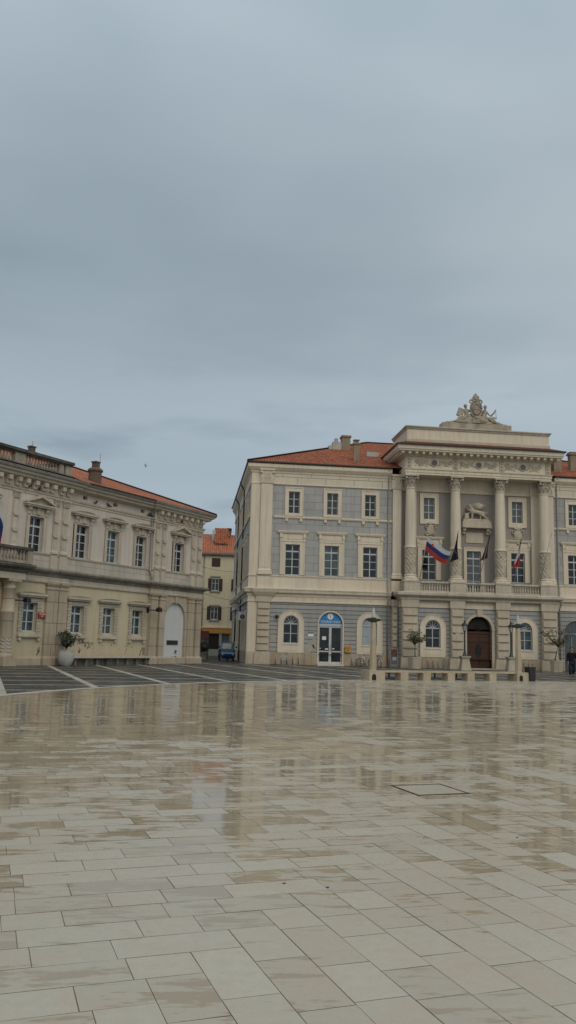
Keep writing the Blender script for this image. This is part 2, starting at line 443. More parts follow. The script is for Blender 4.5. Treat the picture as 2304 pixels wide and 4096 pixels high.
def put(parent, key, items, loc, rz=0):
    """a window or similar: items = [(name, level, builder, mats)] with level 0 the part and 1 its sub-parts"""
    top = None
    for name, lv, fn, mats in items:
        me = cached((key, name, isinstance(mats, list), tuple(m.name for m in (mats if isinstance(mats, list) else [mats]))), lambda: fn().mesh(name, mats))
        if lv == 0: top = link(name, me, parent, loc, rz)
        else: link(name, me, top)
    return top

def roof_poly(mb, pts, udir, vdir, m=0):
    u, v = Vector(udir).normalized(), Vector(vdir).normalized(); o = Vector(pts[0])
    mb.add(pts, [tuple(range(len(pts)))], m, False, [[((Vector(p) - o).dot(u), (Vector(p) - o).dot(v)) for p in pts]])

def corinthian(mb, c, r, z0, h, m=0, n=16):
    mb.lathe((c[0], c[1], 0), [(r * 1.06, z0), (r * 1.1, z0 + .06 * h), (r * .88, z0 + .08 * h), (r * .9, z0 + .6 * h), (r * 1.2, z0 + .86 * h)], n, m)
    for tier, (zz, hh, k, rr) in enumerate(((.08, .38, 8, 1.02), (.3, .42, 8, 1.06))):
        for i in range(k):
            a = 2 * PI * (i + .5 * tier) / k; ca, sa = math.cos(a), math.sin(a)
            def P(o, t, z): return (c[0] + (r * rr + o) * ca - t * sa, c[1] + (r * rr + o) * sa + t * ca, z0 + z * h)
            w = r * .34
            mb.add([P(0, -w, zz), P(0, w, zz), P(.08, w * .95, zz + hh * .7), P(.08, -w * .95, zz + hh * .7), P(.3 * r * 2, w * .6, zz + hh), P(.3 * r * 2, -w * .6, zz + hh), P(.33 * r * 2, 0, zz + hh * .78)],
                   [(0, 1, 2, 3), (3, 2, 4, 5), (5, 4, 6)], m)
    for i in range(4):
        a = PI / 4 + i * PI / 2; mb.ball((c[0] + r * 1.72 * math.cos(a), c[1] + r * 1.72 * math.sin(a), z0 + .74 * h), r * .32, 1, m)
    mb.box(c[0] - r * 1.5, c[0] + r * 1.5, c[1] - r * 1.5, c[1] + r * 1.5, z0 + .88 * h, z0 + h, m)

def flat_capital(mb, x0, x1, y, z0, z1, m=0, d=.1):
    """pilaster capital: bell, two leaf rows, volutes and abacus in front of the face at y"""
    w = x1 - x0; h = z1 - z0; cx = (x0 + x1) / 2
    mb.prism_y([(x0, z0), (x1, z0), (x1 + .1 * w, z1 - .14 * h), (x0 - .1 * w, z1 - .14 * h)], y - .4 * d, y + .06, m)
    mb.box(x0 - .02, x1 + .02, y - .6 * d, y + .05, z0, z0 + .07 * h, m)
    for k in range(3):
        xx = x0 + w * (k + .5) / 3
        mb.frustum(xx, y - .4 * d, z0 + .08 * h, z0 + .42 * h, w * .13, .03, w * .1, d * .7, m)
    for k in range(2):
        xx = x0 + w * (k + 1) / 3
        mb.frustum(xx, y - .45 * d, z0 + .36 * h, z0 + .7 * h, w * .12, .03, w * .1, d * .8, m)
    for sx in (-1, 1): mb.ball((cx + sx * w * .52, y - d * .7, z1 - .28 * h), w * .14, 1, m)
    mb.box(x0 - .14 * w, x1 + .14 * w, y - d * 1.1, y + .05, z1 - .14 * h, z1, m)

def baluster_mesh(h, r):
    mb = MB(); mb.box(-r, r, -r, r, 0, .1 * h); mb.box(-r, r, -r, r, .9 * h, h)
    mb.lathe((0, 0, 0), [(.6 * r, .1 * h), (.95 * r, .25 * h), (.98 * r, .36 * h), (.45 * r, .62 * h), (.4 * r, .72 * h), (.75 * r, .8 * h), (.6 * r, .9 * h)], 10)
    return mb
# ------------------------------------------------------------------ town hall (x = world x, y = world y - 66.5)
HY = 66.5; CX = 23.07
hall = thing('town_hall', 'grey and cream three-storey town hall with columned portico and red tiled roof', 'town hall', (0, HY, 0))
MIR = Matrix.Translation((2 * CX, 0, 0)) @ Matrix.Scale(-1, 4, (1, 0, 0))
def mx(x): return 2 * CX - x
UPX, LOX = [8.07, 11.22, 14.36], [8.04, 11.22, 14.38]
# --- window kinds
def surround_rect(w, h, side, top, bot, d, out=.06, lug=0):
    mb = MB(); x = w / 2
    for s in (-1, 1): mb.box(s * x, s * (x + side), -out, d, -bot, h)
    mb.box(-x - side - lug, x + side + lug, -out - .002, d, h, h + top)
    if bot > 0: mb.box(-x - side - lug, x + side + lug, -out - .02, d, -bot, 0)
    mb.box(-x - side - .03, -x - side + .04, -out - .03, d - .01, -bot + .01, h + top - .01); mb.box(x + side - .04, x + side + .03, -out - .03, d - .01, -bot + .01, h + top - .01)
    mb.box(-x - side - .03, x + side + .03, -out - .035, d - .01, h + top - .07, h + top + .005)
    return mb
def sash(w, h, y, cols, zs, t=.055):
    mb = MB(); bars(mb, w, h, y, cols, zs, t); return mb
def pane_mb(w, h, y):
    mb = MB(); mb.quad((-w / 2, y, 0), (w / 2, y, 0), (w / 2, y, h), (-w / 2, y, h)); return mb
def w_upper(parent, loc, rz=0, g='pane', side=.26, bot=.22):
    w, h = .92, 1.78
    return put(parent, ('up', side, bot), [('window', 0, lambda: surround_rect(w, h, side, .36, bot, .04, .07), M['cream']),
        ('frame', 1, lambda: sash(w, h, .14, 2, [(h * .34, .05), (h * .67, .05)]), M['sash']), ('pane', 1, lambda: pane_mb(w, h, .18), M[g])], loc, rz)
def hood_mb():
    mb = MB(); mb.box(-1.0, 1.0, -.05, .04, 2.75, 3.32)
    mb.sweep([(-1.16, .04), (-1.16, -.1), (1.16, -.1), (1.16, .04)], [(0, 3.3), (.04, 3.34), (.08, 3.42), (.1, 3.5), (0, 3.54)])
    mb.box(-1.16, 1.16, -.1, .04, 3.3, 3.535)
    for s in (-1, 1):
        mb.box(s * .86, s * 1.06, -.17, .03, 2.98, 3.3); mb.box(s * .88, s * 1.04, -.11, .03, 2.72, 2.98)
    mb.box(-.8, .8, -.075, 0, 2.86, 3.2)
    return mb
def w_lower(parent, loc, rz=0, g='pane', side=.40, hood=True):
    w, h = 1.17, 2.45
    it = [('window', 0, lambda: surround_rect(w, h, side, .30, 0, .04, .06), M['cream']),
          ('frame', 1, lambda: sash(w, h, .14, 2, [(h * .27, .05), (h * .52, .05), (h * .775, .12)]), M['sash']), ('pane', 1, lambda: pane_mb(w, h, .18), M[g])]
    if hood: it.append(('hood', 1, hood_mb, M['cream']))
    return put(parent, ('lo', side, hood), it, loc, rz)
def arch_surround():
    mb = MB(); arch_band(mb, 0, -.72, 1.58, .61, 1.0, -.05, .05); mb.box(-.61, .61, -.05, .25, -.72, 0)
    arch_band(mb, 0, -.72, 1.58, 1.0, 1.05, -.09, .02); mb.box(-.66, .66, -.1, .2, -.1, -.03); mb.box(-.5, .5, -.065, .2, -.55, -.2)
    return mb
def arch_sash():
    mb = MB(); w, zs = 1.22, 1.55; bars(mb, w, zs, .12, 2, [(.78, .05)], .07)
    a, b = arch_pts(0, zs, .54, 14), arch_pts(0, zs, .61, 14)
    for i in range(14): mb.prism_y([a[i], b[i], b[i + 1], a[i + 1]], .12, .17)
    for i in range(1, 6):
        t = PI * i / 6; c, s_ = math.cos(t), math.sin(t); n = .02
        mb.prism_y([(.12 * c + n * s_, zs + .12 * s_ - n * c), (.56 * c + n * s_, zs + .56 * s_ - n * c), (.56 * c - n * s_, zs + .56 * s_ + n * c), (.12 * c - n * s_, zs + .12 * s_ + n * c)], .125, .165)
    a, b = arch_pts(0, zs, .09, 8), arch_pts(0, zs, .14, 8)
    for i in range(8): mb.prism_y([a[i], b[i], b[i + 1], a[i + 1]], .12, .17)
    mb.box(-.61, .61, .1, .18, zs - .05, zs + .05)
    return mb
def arch_pane():
    mb = pane_mb(1.22, 1.55, .16); half_disc(mb, 0, 1.55, .6, .16); return mb
def w_arch(parent, loc, rz=0, g='pane'):
    return put(parent, 'arch', [('window', 0, arch_surround, M['cream']), ('frame', 1, arch_sash, M['sash_grey']), ('pane', 1, arch_pane, M[g])], loc, rz)

# --- walls of the wings (front), mirrored for the right wing
up_h = [(x - .46, x + .46, 12.05, 13.83) for x in UPX]; lo_h = [(x - .585, x + .585, 7.07, 9.52) for x in LOX]
ga = [(x - .61, x + .61, 1.66, 3.86) for x in (8.06, 14.4)]; door_h = (10.29, 12.21, .04, 4.2)
for T, side in ((Matrix(), 'L'), (MIR, 'R')):
    mb = MB(T); wall_holes(mb, 4.6, 17.0, 7.0, 14.42, up_h + lo_h, 0, .25); mb.build('wall', M['grey'], hall)
    mb = MB(T)
    gh = ga + [door_h] if side == 'L' else [ga[0], door_h, (13.35, 15.45, .04, 4.1)]
    wall_holes(mb, 4.6, 16.7, .9, 4.92, [(a, b, max(c, .9), d) for a, b, c, d in gh], 0, .3)
    spandrel(mb, 11.25, 3.24, .96, .01, .29)
    if side == 'R': spandrel(mb, 14.4, 3.05, 1.05, .01, .29)
    mb.build('wall', M['rustic'], hall)
    mb = MB(T)
    xs = [(6.4, 10.2), (12.3, 16.1)] if side == 'L' else [(6.4, 10.2), (12.3, 13.3), (15.5, 16.1)]
    for a, b in xs:
        mb = MB(T); mb.box(a, b, -.07, .05, 0, .92); mb.build('plinth', M['plinth'], hall)
    mb = MB(T)   # cream bands: corner strip, architrave, pedestal band, frieze
    mb.box(4.58, 5.32, -.04, .2, 7.0, 15.3); mb.box(4.58, 5.32, -.04, .2, 0, 4.9)
    mb.box(4.57, 16.72, -.06, .2, 4.9, 5.34); mb.box(4.56, 16.72, -.06, .2, 5.94, 6.9); mb.build('band', M['cream'], hall)
    mb = MB(T); mb.box(5.32, 16.9, -.05, .2, 14.4, 15.32); mb.build('frieze', M['cream_panel'], hall)
    mb = MB(T); mb.sweep([(6.42, .02), (16.9, .02)], [(.02, 11.6), (.1, 11.62), (.14, 11.7), (.14, 11.78), (.02, 11.82)])
    for x in UPX:
        for s in (-1, 1): mb.box(x + s * .58 - .1, x + s * .58 + .1, -.13, 0, 11.38, 11.61)
    mb.build('belt_course', M['cream'], hall)
# side wall on the street, in its own frame: u = distance from the corner
ST = Matrix.Translation((4.6, 0, 0)) @ Matrix.Rotation(-PI / 2, 4, 'Z')      # local +x runs back along the street, local -y faces it
def side_pt(u, out=0): return (4.6 - out, u, 0)
su = [3.0 + 3.1 * i for i in range(6)]
STm = Matrix.Translation((4.6, 0, 0)) @ Matrix(((0, 1, 0, 0), (1, 0, 0, 0), (0, 0, 1, 0), (0, 0, 0, 1)))   # (u, y, z) -> (4.6 + y, u, z)
mb = MB(STm); wall_holes(mb, 0, 24, 7.0, 14.42, [(u - .46, u + .46, 12.05, 13.83) for u in su] + [(u - .585, u + .585, 7.07, 9.52) for u in su], 0, .25); mb.build('wall', M['grey'], hall)
mb = MB(STm); wall_holes(mb, 0, 24, 0, 4.92, [(u - .61, u + .61, 1.4, 3.86) for u in su], 0, .3); mb.build('wall', M['rustic'], hall)
mb = MB(STm); mb.box(0, .75, -.035, .1, 7, 15.3); mb.box(0, .75, -.035, .1, .9, 4.9); mb.box(0, 24, -.05, .1, 4.9, 5.34); mb.box(0, 24, -.05, .1, 5.94, 6.9); mb.box(.75, 24, -.045, .1, 14.4, 15.32); mb.build('band', M['cream'], hall)
mb = MB(STm); mb.box(0, 24, -.08, .1, 0, .9); mb.build('plinth', M['plinth'], hall)
mb = MB(STm)
mb.sweep([(.0, 0), (24, 0)], [(0, 11.6), (.1, 11.62), (.14, 11.78), (0, 11.82)]); mb.build('belt_course', M['cream'], hall)
for u in su:
    w_upper(hall, (4.6, u, 12.05), -PI / 2); w_lower(hall, (4.6, u, 7.07), -PI / 2); w_arch(hall, (4.6, u, 1.66), -PI / 2)
for i, x in enumerate(UPX):
    w_upper(hall, (x, 0, 12.05), 0, ('pane', 'pane_half', 'pane')[i]); w_upper(hall, (mx(x), 0, 12.05), 0, 'pane_half' if i else 'pane')
for i, x in enumerate(LOX):
    w_lower(hall, (x, 0, 7.07), 0, ('pane', 'pane_tint', 'pane')[i]); w_lower(hall, (mx(x), 0, 7.07), 0, 'pane_curtain' if i == 1 else 'pane')
w_arch(hall, (8.06, 0, 1.66)); w_arch(hall, (14.4, 0, 1.66), 0, 'pane_blind'); w_arch(hall, (mx(8.06), 0, 1.66))
# back and right side walls, roof underside
mb = MB(); mb.quad((41.54, 0, 0), (41.54, 24, 0), (41.54, 24, 15.4), (41.54, 0, 15.4)); mb.quad((4.6, 24, 0), (41.54, 24, 0), (41.54, 24, 15.4), (4.6, 24, 15.4)); mb.build('wall', M['cream'], hall)
# cornices running round the street corner
PATHW = [(4.6, 24), (4.6, 0), (16.1, 0)]; PATHR = [(mx(16.1), 0), (41.54, 0), (41.54, 24)]
for p, nm in ((PATHW, 'L'), (PATHR, 'R')):
    mb = MB(); mb.sweep(p, [(.02, 5.28), (.1, 5.34), (.12, 5.5), (.3, 5.62), (.34, 5.8), (.38, 5.86), (.38, 5.93), (.02, 6.0)]); mb.sweep(p, [(.04, 4.86), (.1, 4.88), (.1, 4.98), (.04, 5.0)])
    mb.build('cornice', M['cream'], hall)
    mb = MB(); mb.sweep(p, [(.02, 6.84), (.1, 6.88), (.13, 6.98), (.02, 7.02)]); mb.build('ledge', M['cream'], hall)
    mb = MB(); mb.sweep(p, [(.03, 15.26), (.1, 15.3), (.12, 15.42), (.2, 15.5), (.32, 15.66), (.36, 15.72), (.36, 16.0), (.3, 16.04), (-.1, 16.04)]); mb.sweep(p, [(.03, 14.34), (.08, 14.37), (.08, 14.45), (.03, 14.48)]); mb.build('cornice', M['cream'], hall)
    mb = MB(); mb.sweep(p, [(.3, 16.05), (.42, 16.0), (.46, 16.08), (.46, 16.16), (.36, 16.18), (.2, 16.14)]); mb.build('gutter', M['gutter'], hall)
# corner pilasters of the wings
def wing_pilaster(mb, x0, x1, y, low=True):
    mb.box(x0 + .1, x1 - .1, y, .02, 7.5, 14.4); mb.box(x0 + .22, x1 - .22, y - .02, .01, 7.6, 14.25)
    mb.sweep([(x0 + .1, .0), (x0 + .1, y), (x1 - .1, y), (x1 - .1, .0)], [(0, 7.0), (.1, 7.02), (.1, 7.2), (.06, 7.24), (.08, 7.34), (.02, 7.44), (0, 7.5)])
    mb.box(x0, x1, y - .06, 0, 5.98, 6.86)
    mb.box(x0, x1, y + .02, .02, 14.4, 15.3)
    flat_capital(mb, x0 + .1, x1 - .1, y + .02, 14.42, 15.62, d=.14)
def rustic_pier(mb, x0, x1, yf, z0, z1, n, inset=.08, base=.95, back=0.0):
    mb.box(x0 + .05, x1 - .05, yf + .05, back, base, z1)
    mb.frustum((x0 + x1) / 2, (yf + back) / 2 - .03, z0, base - .08, (x1 - x0) / 2 + .1, (back - yf) / 2 + .06, (x1 - x0) / 2 + .06, (back - yf) / 2 + .04)
    mb.box(x0 - .02, x1 + .02, yf, back, base - .08, base + .04)
    p = (z1 - base - .1) / n
    for i in range(n): mb.box(x0 + inset, x1 - inset, yf - .09, yf + .1, base + .12 + p * i, base + .12 + p * i + p * .73)
for T in (Matrix(), MIR):
    mb = MB(T); wing_pilaster(mb, 5.25, 6.4, -.16); mb.build('pilaster', M['cream'], hall)
    mb = MB(T); rustic_pier(mb, 5.28, 6.38, -.15, 0, 4.88, 7); mb.box(5.2, 6.44, -.2, 0, 4.86, 5.34); mb.build('pier', M['pier'], hall)
    mb = MB(T); mb.sweep([(5.2, 0), (5.2, -.14), (6.5, -.14), (6.5, 0)], [(.02, 5.28), (.1, 5.34), (.3, 5.62), (.38, 5.86), (.38, 5.93), (.02, 6.0)]); mb.build('cornice', M['cream'], hall)
    mb = MB(T); wing_pilaster(mb, 16.1, 17.0, -.22); mb.build('pilaster', M['cream'], hall)
    mb = MB(T); rustic_pier(mb, 16.1, 16.66, -.4, 0, 4.8, 7, .1); mb.box(16.08, 16.7, -.45, 0, 4.8, 5.34); mb.build('pier', M['pier'], hall)
    mb = MB(T); mb.box(4.62, 5.25, -.09, 0, 0, .95); mb.build('plinth', M['pier'], hall)
# --- portico, lower storey
PX0, PX1 = 16.66, 29.48; YP = -1.15; YF = -1.5
gw = [19.27, 26.87]
mb = MB(); wall_holes(mb, PX0, PX1, .8, 4.75, [(x - .61, x + .61, 1.6, 3.85) for x in gw] + [(CX - 1.03, CX + 1.03, .8, 4.18)], YP, .35); spandrel(mb, CX, 3.15, 1.03, YP + .01, YP + .34)
for x in (PX0, PX1): mb.quad((x, YP, 0), (x, 0, 0), (x, 0, 4.75), (x, YP, 4.75))
mb.build('wall', M['rustic'], hall)
mb = MB()
for a, b in ((18.05, 20.6), (25.6, 28.2)):
    mb = MB(); mb.box(a, b, YP - .06, YP + .05, 0, .82); mb.build('plinth', M['plinth'], hall)
for x, w in ((17.34, 1.36), (21.2, 1.16), (24.96, 1.16), (28.84, 1.36)):
    mb = MB(); rustic_pier(mb, x - w / 2, x + w / 2, YF, 0, 4.74, 6, .1, .8, YP + .05); mb.box(x - w / 2 - .04, x + w / 2 + .04, YF - .04, YP, 4.74, 5.38); mb.build('pier', M['pier'], hall)
for x, g_ in zip(gw, ('pane', 'pane_tint')): w_arch(hall, (x, YP, 1.6), 0, g_)
mb = MB(); mb.box(PX0, PX1, YP - .05, 0, 4.75, 5.36); mb.build('band', M['cream'], hall)
PP = [(16.62, 0), (16.62, -1.5), (29.52, -1.5), (29.52, 0)]
mb = MB(); mb.sweep(PP, [(.0, 5.3), (.08, 5.36), (.1, 5.5), (.36, 5.66), (.4, 5.72), (.4, 5.9), (.34, 5.95), (0, 5.97)]); mb.box(16.64, 29.5, -1.48, 0, 5.3, 5.95); mb.build('balcony_slab', M['ped_old'], hall)
# main door
d = MB(); arch_band(d, CX, 0, 3.15, 1.03, 1.25, YP - .08, YP + .1); d.box(CX - .2, CX + .2, YP - .2, YP, 4.15, 4.72); d.box(CX - 1.28, CX - 1.03, YP - .12, YP, 3.02, 3.16); d.box(CX + 1.03, CX + 1.28, YP - .12, YP, 3.02, 3.16)
dr = d.build('door', M['pier'], hall)
d = MB(); yb = YP + .3
for s in (-1, 1):
    d.box(CX + s * .008, CX + s * 1.03, yb, yb + .06, .1, 2.82); d.box(CX + s * .12, CX + s * .92, yb - .03, yb, .3, .85); d.box(CX + s * .12, CX + s * .92, yb - .03, yb, 2.15, 2.7)
d.box(CX - 1.03, CX + 1.03, yb - .07, yb + .04, 2.82, 3.0); d.build('door_leaf', M['wood'], dr)
d = MB(); d.add([(CX + .27 * math.cos(2 * PI * i / 20), yb - .012, 1.48 + .56 * math.sin(2 * PI * i / 20)) for i in range(20)], [tuple(range(20))]); half_disc(d, CX, 3.0, 1.03, yb + .02); d.quad((CX - 1.03, yb + .02, 3.0), (CX + 1.03, yb + .02, 3.0), (CX + 1.03, yb + .02, 3.16), (CX - 1.03, yb + .02, 3.16)); d.build('pane', M['dark'], dr)
d = MB()
for i in range(1, 8):
    t = PI * i / 8; d.tube([(CX, yb, 3.02), (CX + 1.0 * math.cos(t), yb, 3.02 + 1.1 * math.sin(t))], .02, 5)
d.build('grille', M['wood'], dr)
d = MB(); d.box(CX - 1.6, CX + 1.6, -1.9, YP, 0, .1); d.build('doorstep', M['bench'], hall)
# tourist office door with blue tympanum
d = MB(); arch_band(d, 11.25, 0, 3.24, .96, 1.06, -.06, .06); d.box(10.2, 12.3, -.35, .1, 0, .1); td = d.build('door', M['cream'], hall)
d = MB()
for s in (-1, 1):
    x0, x1 = (10.29, 11.25) if s < 0 else (11.25, 12.21)
    for a, b in ((x0, x0 + .1), (x1 - .1, x1)): d.box(a, b, .14, .2, .1, 3.1)
    for a, b in ((.1, .3), (1.05, 1.15), (2.98, 3.1)): d.box(x0 + .1, x1 - .1, .145, .195, a, b)
d.box(10.29, 12.21, .1, .22, 3.1, 3.26); d.build('door_leaf', M['sash'], td)
d = MB(); d.quad((10.35, .17, .2), (12.15, .17, .2), (12.15, .17, 3.05), (10.35, .17, 3.05)); d.build('pane', M['pane'], td)
d = MB(); half_disc(d, 11.25, 3.26, .95, .12); d.build('sign_panel', M['signblue'], td)
d = MB(); d.lathe((0, 0, 0), [(.24, 0), (.24, .02)], 24); o = d.build('sign_disc', M['white'], td, (11.23, .115, 3.86)); o.rotation_euler = (PI / 2, 0, 0)
link('lettering', text_mesh('TOURIST INFO', .25, M['white']), td, (11.25, .105, 3.43))
link('lettering', text_mesh('i', .42, M['dark']), td, (11.23, .085, 3.86))
d = MB(); d.box(10.6, 10.92, .125, .135, 2.0, 2.28); d.box(10.4, 10.5, .125, .135, 1.3, 1.37); d.box(10.85, 11.1, .125, .135, 1.24, 1.34); d.box(11.42, 11.6, .12, .135, 1.28, 1.36); d.build('notice', M['white'], td)
d = MB(); d.box(11.33, 11.37, .06, .14, 1.2, 1.7); d.box(11.13, 11.17, .06, .14, 1.2, 1.5); d.build('handle', M['steel'], td)
# right wing arched glass entrance next to the portico
xa = mx(14.4); d = MB(); arch_band(d, xa, 0, 3.05, 1.05, 1.12, -.06, .06); rd = d.build('door', M['rustic'], hall)
d = MB(); d.box(xa - 1.05, xa + 1.05, .12, .2, 2.98, 3.08)
for k in (-1.0, -.36, .36, 1.0): d.box(xa + k - .04, xa + k + .04, .12, .2, .05, 3.0)
d.build('frame', M['steel'], rd); d = MB(); d.quad((xa - 1.05, .16, .05), (xa + 1.05, .16, .05), (xa + 1.05, .16, 3.05), (xa - 1.05, .16, 3.05)); half_disc(d, xa, 3.05, 1.05, .16); d.build('pane', M['pane_curtain'], rd)
x2 = mx(11.25); d = MB(); d.box(x2 - .96, x2 + .96, .2, .26, 0, 4.2); d.build('door', M['wood'], hall)
# --- portico, upper storey: recessed wall, windows, columns, balustrade
pw = [19.3, 26.84]
mb = MB(); wall_holes(mb, 17.0, 29.14, 5.97, 14.42, [(x - .47, x + .47, 12.0, 13.85) for x in pw] + [(x - .585, x + .585, 7.07, 9.57) for x in pw] + [(CX - .6, CX + .6, 6.1, 9.57)], 0.0, .25); mb.build('wall', M['recess'], hall)
mb = MB(); mb.box(17.0, 29.14, -.05, .15, 14.4, 15.5)
for x in (17.75, 28.39): mb.box(x - .42, x + .42, -.2, .02, 5.97, 14.4); mb.box(x - .5, x + .5, -.25, .02, 14.4, 15.46)
mb.build('pilaster', M['cream'], hall)
mb = MB(); mb.sweep([(17.0, -.05), (29.14, -.05)], [(0, 14.3), (.06, 14.34), (.1, 14.5), (0, 14.55)]); mb.build('cornice', M['cream'], hall)
for x in pw:
    w_upper(hall, (x, 0, 12.05), 0, 'pane_curtain', .3, .4); w_lower(hall, (x, 0, 7.07), 0, 'pane', .36)
def midwin(): 
    mb = surround_rect(1.2, 3.45, .24, .3, 0, .04, .06, .04); return mb
put(hall, 'mid', [('window', 0, midwin, M['cream']), ('frame', 1, lambda: sash(1.2, 3.45, .14, 2, [(1.0, .05), (1.65, .05), (2.25, .05), (2.85, .12)]), M['sash']), ('pane', 1, lambda: pane_mb(1.2, 3.45, .18), M['pane_curtain'])], (CX, 0, 6.1))
COLX = [17.47, 21.23, 24.98, 28.75]
def carve(i, j): return .035 * math.sin(i * 2.3 + j * 1.7) + .05 * (random.Random(i * 57 + j * 13).random() - .5) if 1 < j < 20 else 0
def column_mb():
    mb = MB(); mb.box(-.58, .58, -.58, .58, 0, .14)
    mb.lathe((0, 0, 0), [(.56, .14), (.6, .2), (.56, .28), (.48, .31), (.47, .36), (.52, .4), (.5, .46), (.45, .48)], 24)
    mb.lathe((0, 0, 0), [(.46, 2.6), (.5, 2.64), (.5, 2.74), (.45, 2.78)], 24)
    mb.lathe((0, 0, 0), [(.43, 2.78), (.43, 4.2), (.415, 5.6), (.39, 6.8), (.37, 7.4), (.37, 7.44), (.41, 7.46), (.41, 7.52), (.37, 7.54)], 24)
    return mb
def drum_mb():
    mb = MB(); mb.lathe((0, 0, 0), [(.44, .47 + .107 * j) for j in range(21)], 26, 0, False, carve); return mb
def cap_mb():
    mb = MB(); corinthian(mb, (0, 0), .37, 7.54, 1.06); return mb
for x in COLX:
    put(hall, 'column', [('column', 0, column_mb, M['cream']), ('carved_drum', 1, drum_mb, M['carved']), ('capital', 1, cap_mb, M['carved'])], (x, -1.0, 6.86))
    mb = MB(); mb.box(x - .66, x + .66, -1.62, -.4, 5.96, 6.78); mb.box(x - .7, x + .7, -1.66, -.36, 6.74, 6.86); mb.box(x - .7, x + .7, -1.66, -.36, 5.955, 6.05); mb.box(x - .5, x + .5, -1.635, -.5, 6.15, 6.66); mb.build('pedestal', M['ped_old'], hall)
BAL = cached('bal', lambda: baluster_mesh(.62, .075).mesh('baluster', M['ped_old']))
for k in range(3):
    a, b = COLX[k] + .7, COLX[k + 1] - .7
    mb = MB(); mb.box(a, b, -1.56, -1.26, 6.7, 6.84); mb.box(a, b, -1.54, -1.28, 5.957, 6.08); bl = mb.build('balustrade', M['ped_old'], hall)
    for i in range(11): link('baluster', BAL, bl, (a + (b - a) * (i + .5) / 11, -1.41, 6.08))
# lion bracket, blank panel and two shields of arms
mb = MB(); mb.box(22.4, 23.87, -.06, .02, 10.23, 11.1); mb.build('panel', M['pier'], hall)
mb = MB(); mb.box(21.98, 24.45, -.5, .02, 11.62, 11.98); mb.box(21.95, 24.48, -.56, .02, 11.44, 11.62)
for x in (22.2, 24.2): mb.box(x - .12, x + .12, -.4, 0, 11.2, 11.44); mb.box(x - .1, x + .1, -.22, 0, 10.95, 11.2)
mb.build('bracket_shelf', M['pier'], hall)
for x, z, s in ((19.4, 11.15, 1), (26.85, 10.95, 1.12)):
    mb = MB(); mb.ball((x, -.06, z), .42 * s, 2, 0, .06, (.85, .3, 1.15), seed=int(x))
    mb.ball((x, -.05, z + .52 * s), .2 * s, 2, 0, .25, (1.2, .5, .8), seed=3)
    for q in (-1, 1): mb.ring((x + q * .33 * s, -.1, z + .28 * s), .12 * s, .05); mb.ring((x + q * .3 * s, -.1, z - .3 * s), .11 * s, .05); mb.ball((x + q * .25 * s, -.1, z + .55 * s), .1, 1, 0, .2)
    mb.ball((x, -.1, z - .58 * s), .12, 1, 0, .2)
    mb.build('coat_of_arms', M['carved'], hall)
# --- entablature with carved frieze, eave, attic
EX0, EX1, EYF, EYB = 16.9, 29.24, -1.5, 3.4
EP = [(EX0, EYB), (EX0, EYF), (EX1, EYF), (EX1, EYB)]
mb = MB(); mb.box(EX0, EX1, EYF, 0.1, 15.46, 15.93); mb.box(EX0, EX1, .1, EYB, 15.0, 15.93); mb.sweep(EP, [(0, 15.62), (.04, 15.63), (.04, 15.84), (.1, 15.87), (.12, 15.95), (0, 15.97)]); mb.build('architrave', M['cream'], hall)
mb = MB(); mb.box(EX0 + .03, EX1 - .03, EYF + .03, EYB, 15.93, 17.0); fr = mb.build('frieze', M['cream'], hall)
mb = MB()
def spiral(cx, cz, r, d, n=22):
    mb.tube([(cx + d * r * (1 - i / n * .85) * math.cos(i * .5), EYF + .01, cz + r * (1 - i / n * .85) * math.sin(i * .5)) for i in range(n)], .035, 5)
for c, in ((19.29,), (23.05,), (26.8,)):
    for s in (-1, 1):
        for k in range(3):
            xx = c + s * (.62 + .38 * k); spiral(xx, 16.44 + .06 * (-1) ** k, .22, s)
            for q in range(5): mb.ball((xx + rng.uniform(-.2, .2), EYF + .01, 16.44 + rng.uniform(-.3, .3)), .05, 1, 0, .2)
        mb.tube([(c + s * .3, EYF + .01, 16.25), (c + s * .8, EYF + .01, 16.68), (c + s * 1.2, EYF + .01, 16.2), (c + s * 1.55, EYF + .01, 16.6)], .035, 5)
    mb.ring((c, EYF, 16.45), .27, .05)
for x in (17.2, 21.1, 25.0, 28.95):
    mb.box(x - .2, x + .2, EYF - .02, EYF + .05, 16.02, 16.9)
    for z in (16.2, 16.45, 16.7): mb.ball((x, EYF - .02, z), .1, 1, 0, .15)
mb.build('relief', M['carved'], fr)
mb = MB()
for c in (19.29, 23.05, 26.8): mb.add([(c + .25 * math.cos(2 * PI * i / 20), EYF + .015, 16.45 + .25 * math.sin(2 * PI * i / 20)) for i in range(20)], [tuple(range(20))])
mb.build('roundel', M['panelgrey'], fr)
mb = MB(); mb.sweep(EP, [(0, 16.92), (.08, 16.98), (.12, 17.06), (.16, 17.2), (.72, 17.26), (.74, 17.36), (.8, 17.4), (.82, 17.74), (.1, 17.78)])
mb.build('cornice', M['cream'], hall)
mb = MB(); mb.box(-.11, .11, -.5, 0, 0, .17); mb.box(-.09, .09, -.42, 0, -.06, .02); MOD = mb.mesh('modillion', M['cream'])
for i in range(24):
    x = EX0 - .35 + (EX1 - EX0 + .7) * i / 23; link('modillion', MOD, hall, (x, EYF - .12, 17.08))
for i in range(8):
    y = EYF + .1 + .55 * i; link('modillion', MOD, hall, (EX0 - .12, y, 17.08), -PI / 2)
mb = MB()
roof_poly(mb, [(EX0 - .9, EYF - .9, 17.8), (EX1 + .9, EYF - .9, 17.8), (EX1 - .05, EYF + .05, 18.2), (EX0 + .05, EYF + .05, 18.2)], (1, 0, 0), (0, .92, .38))
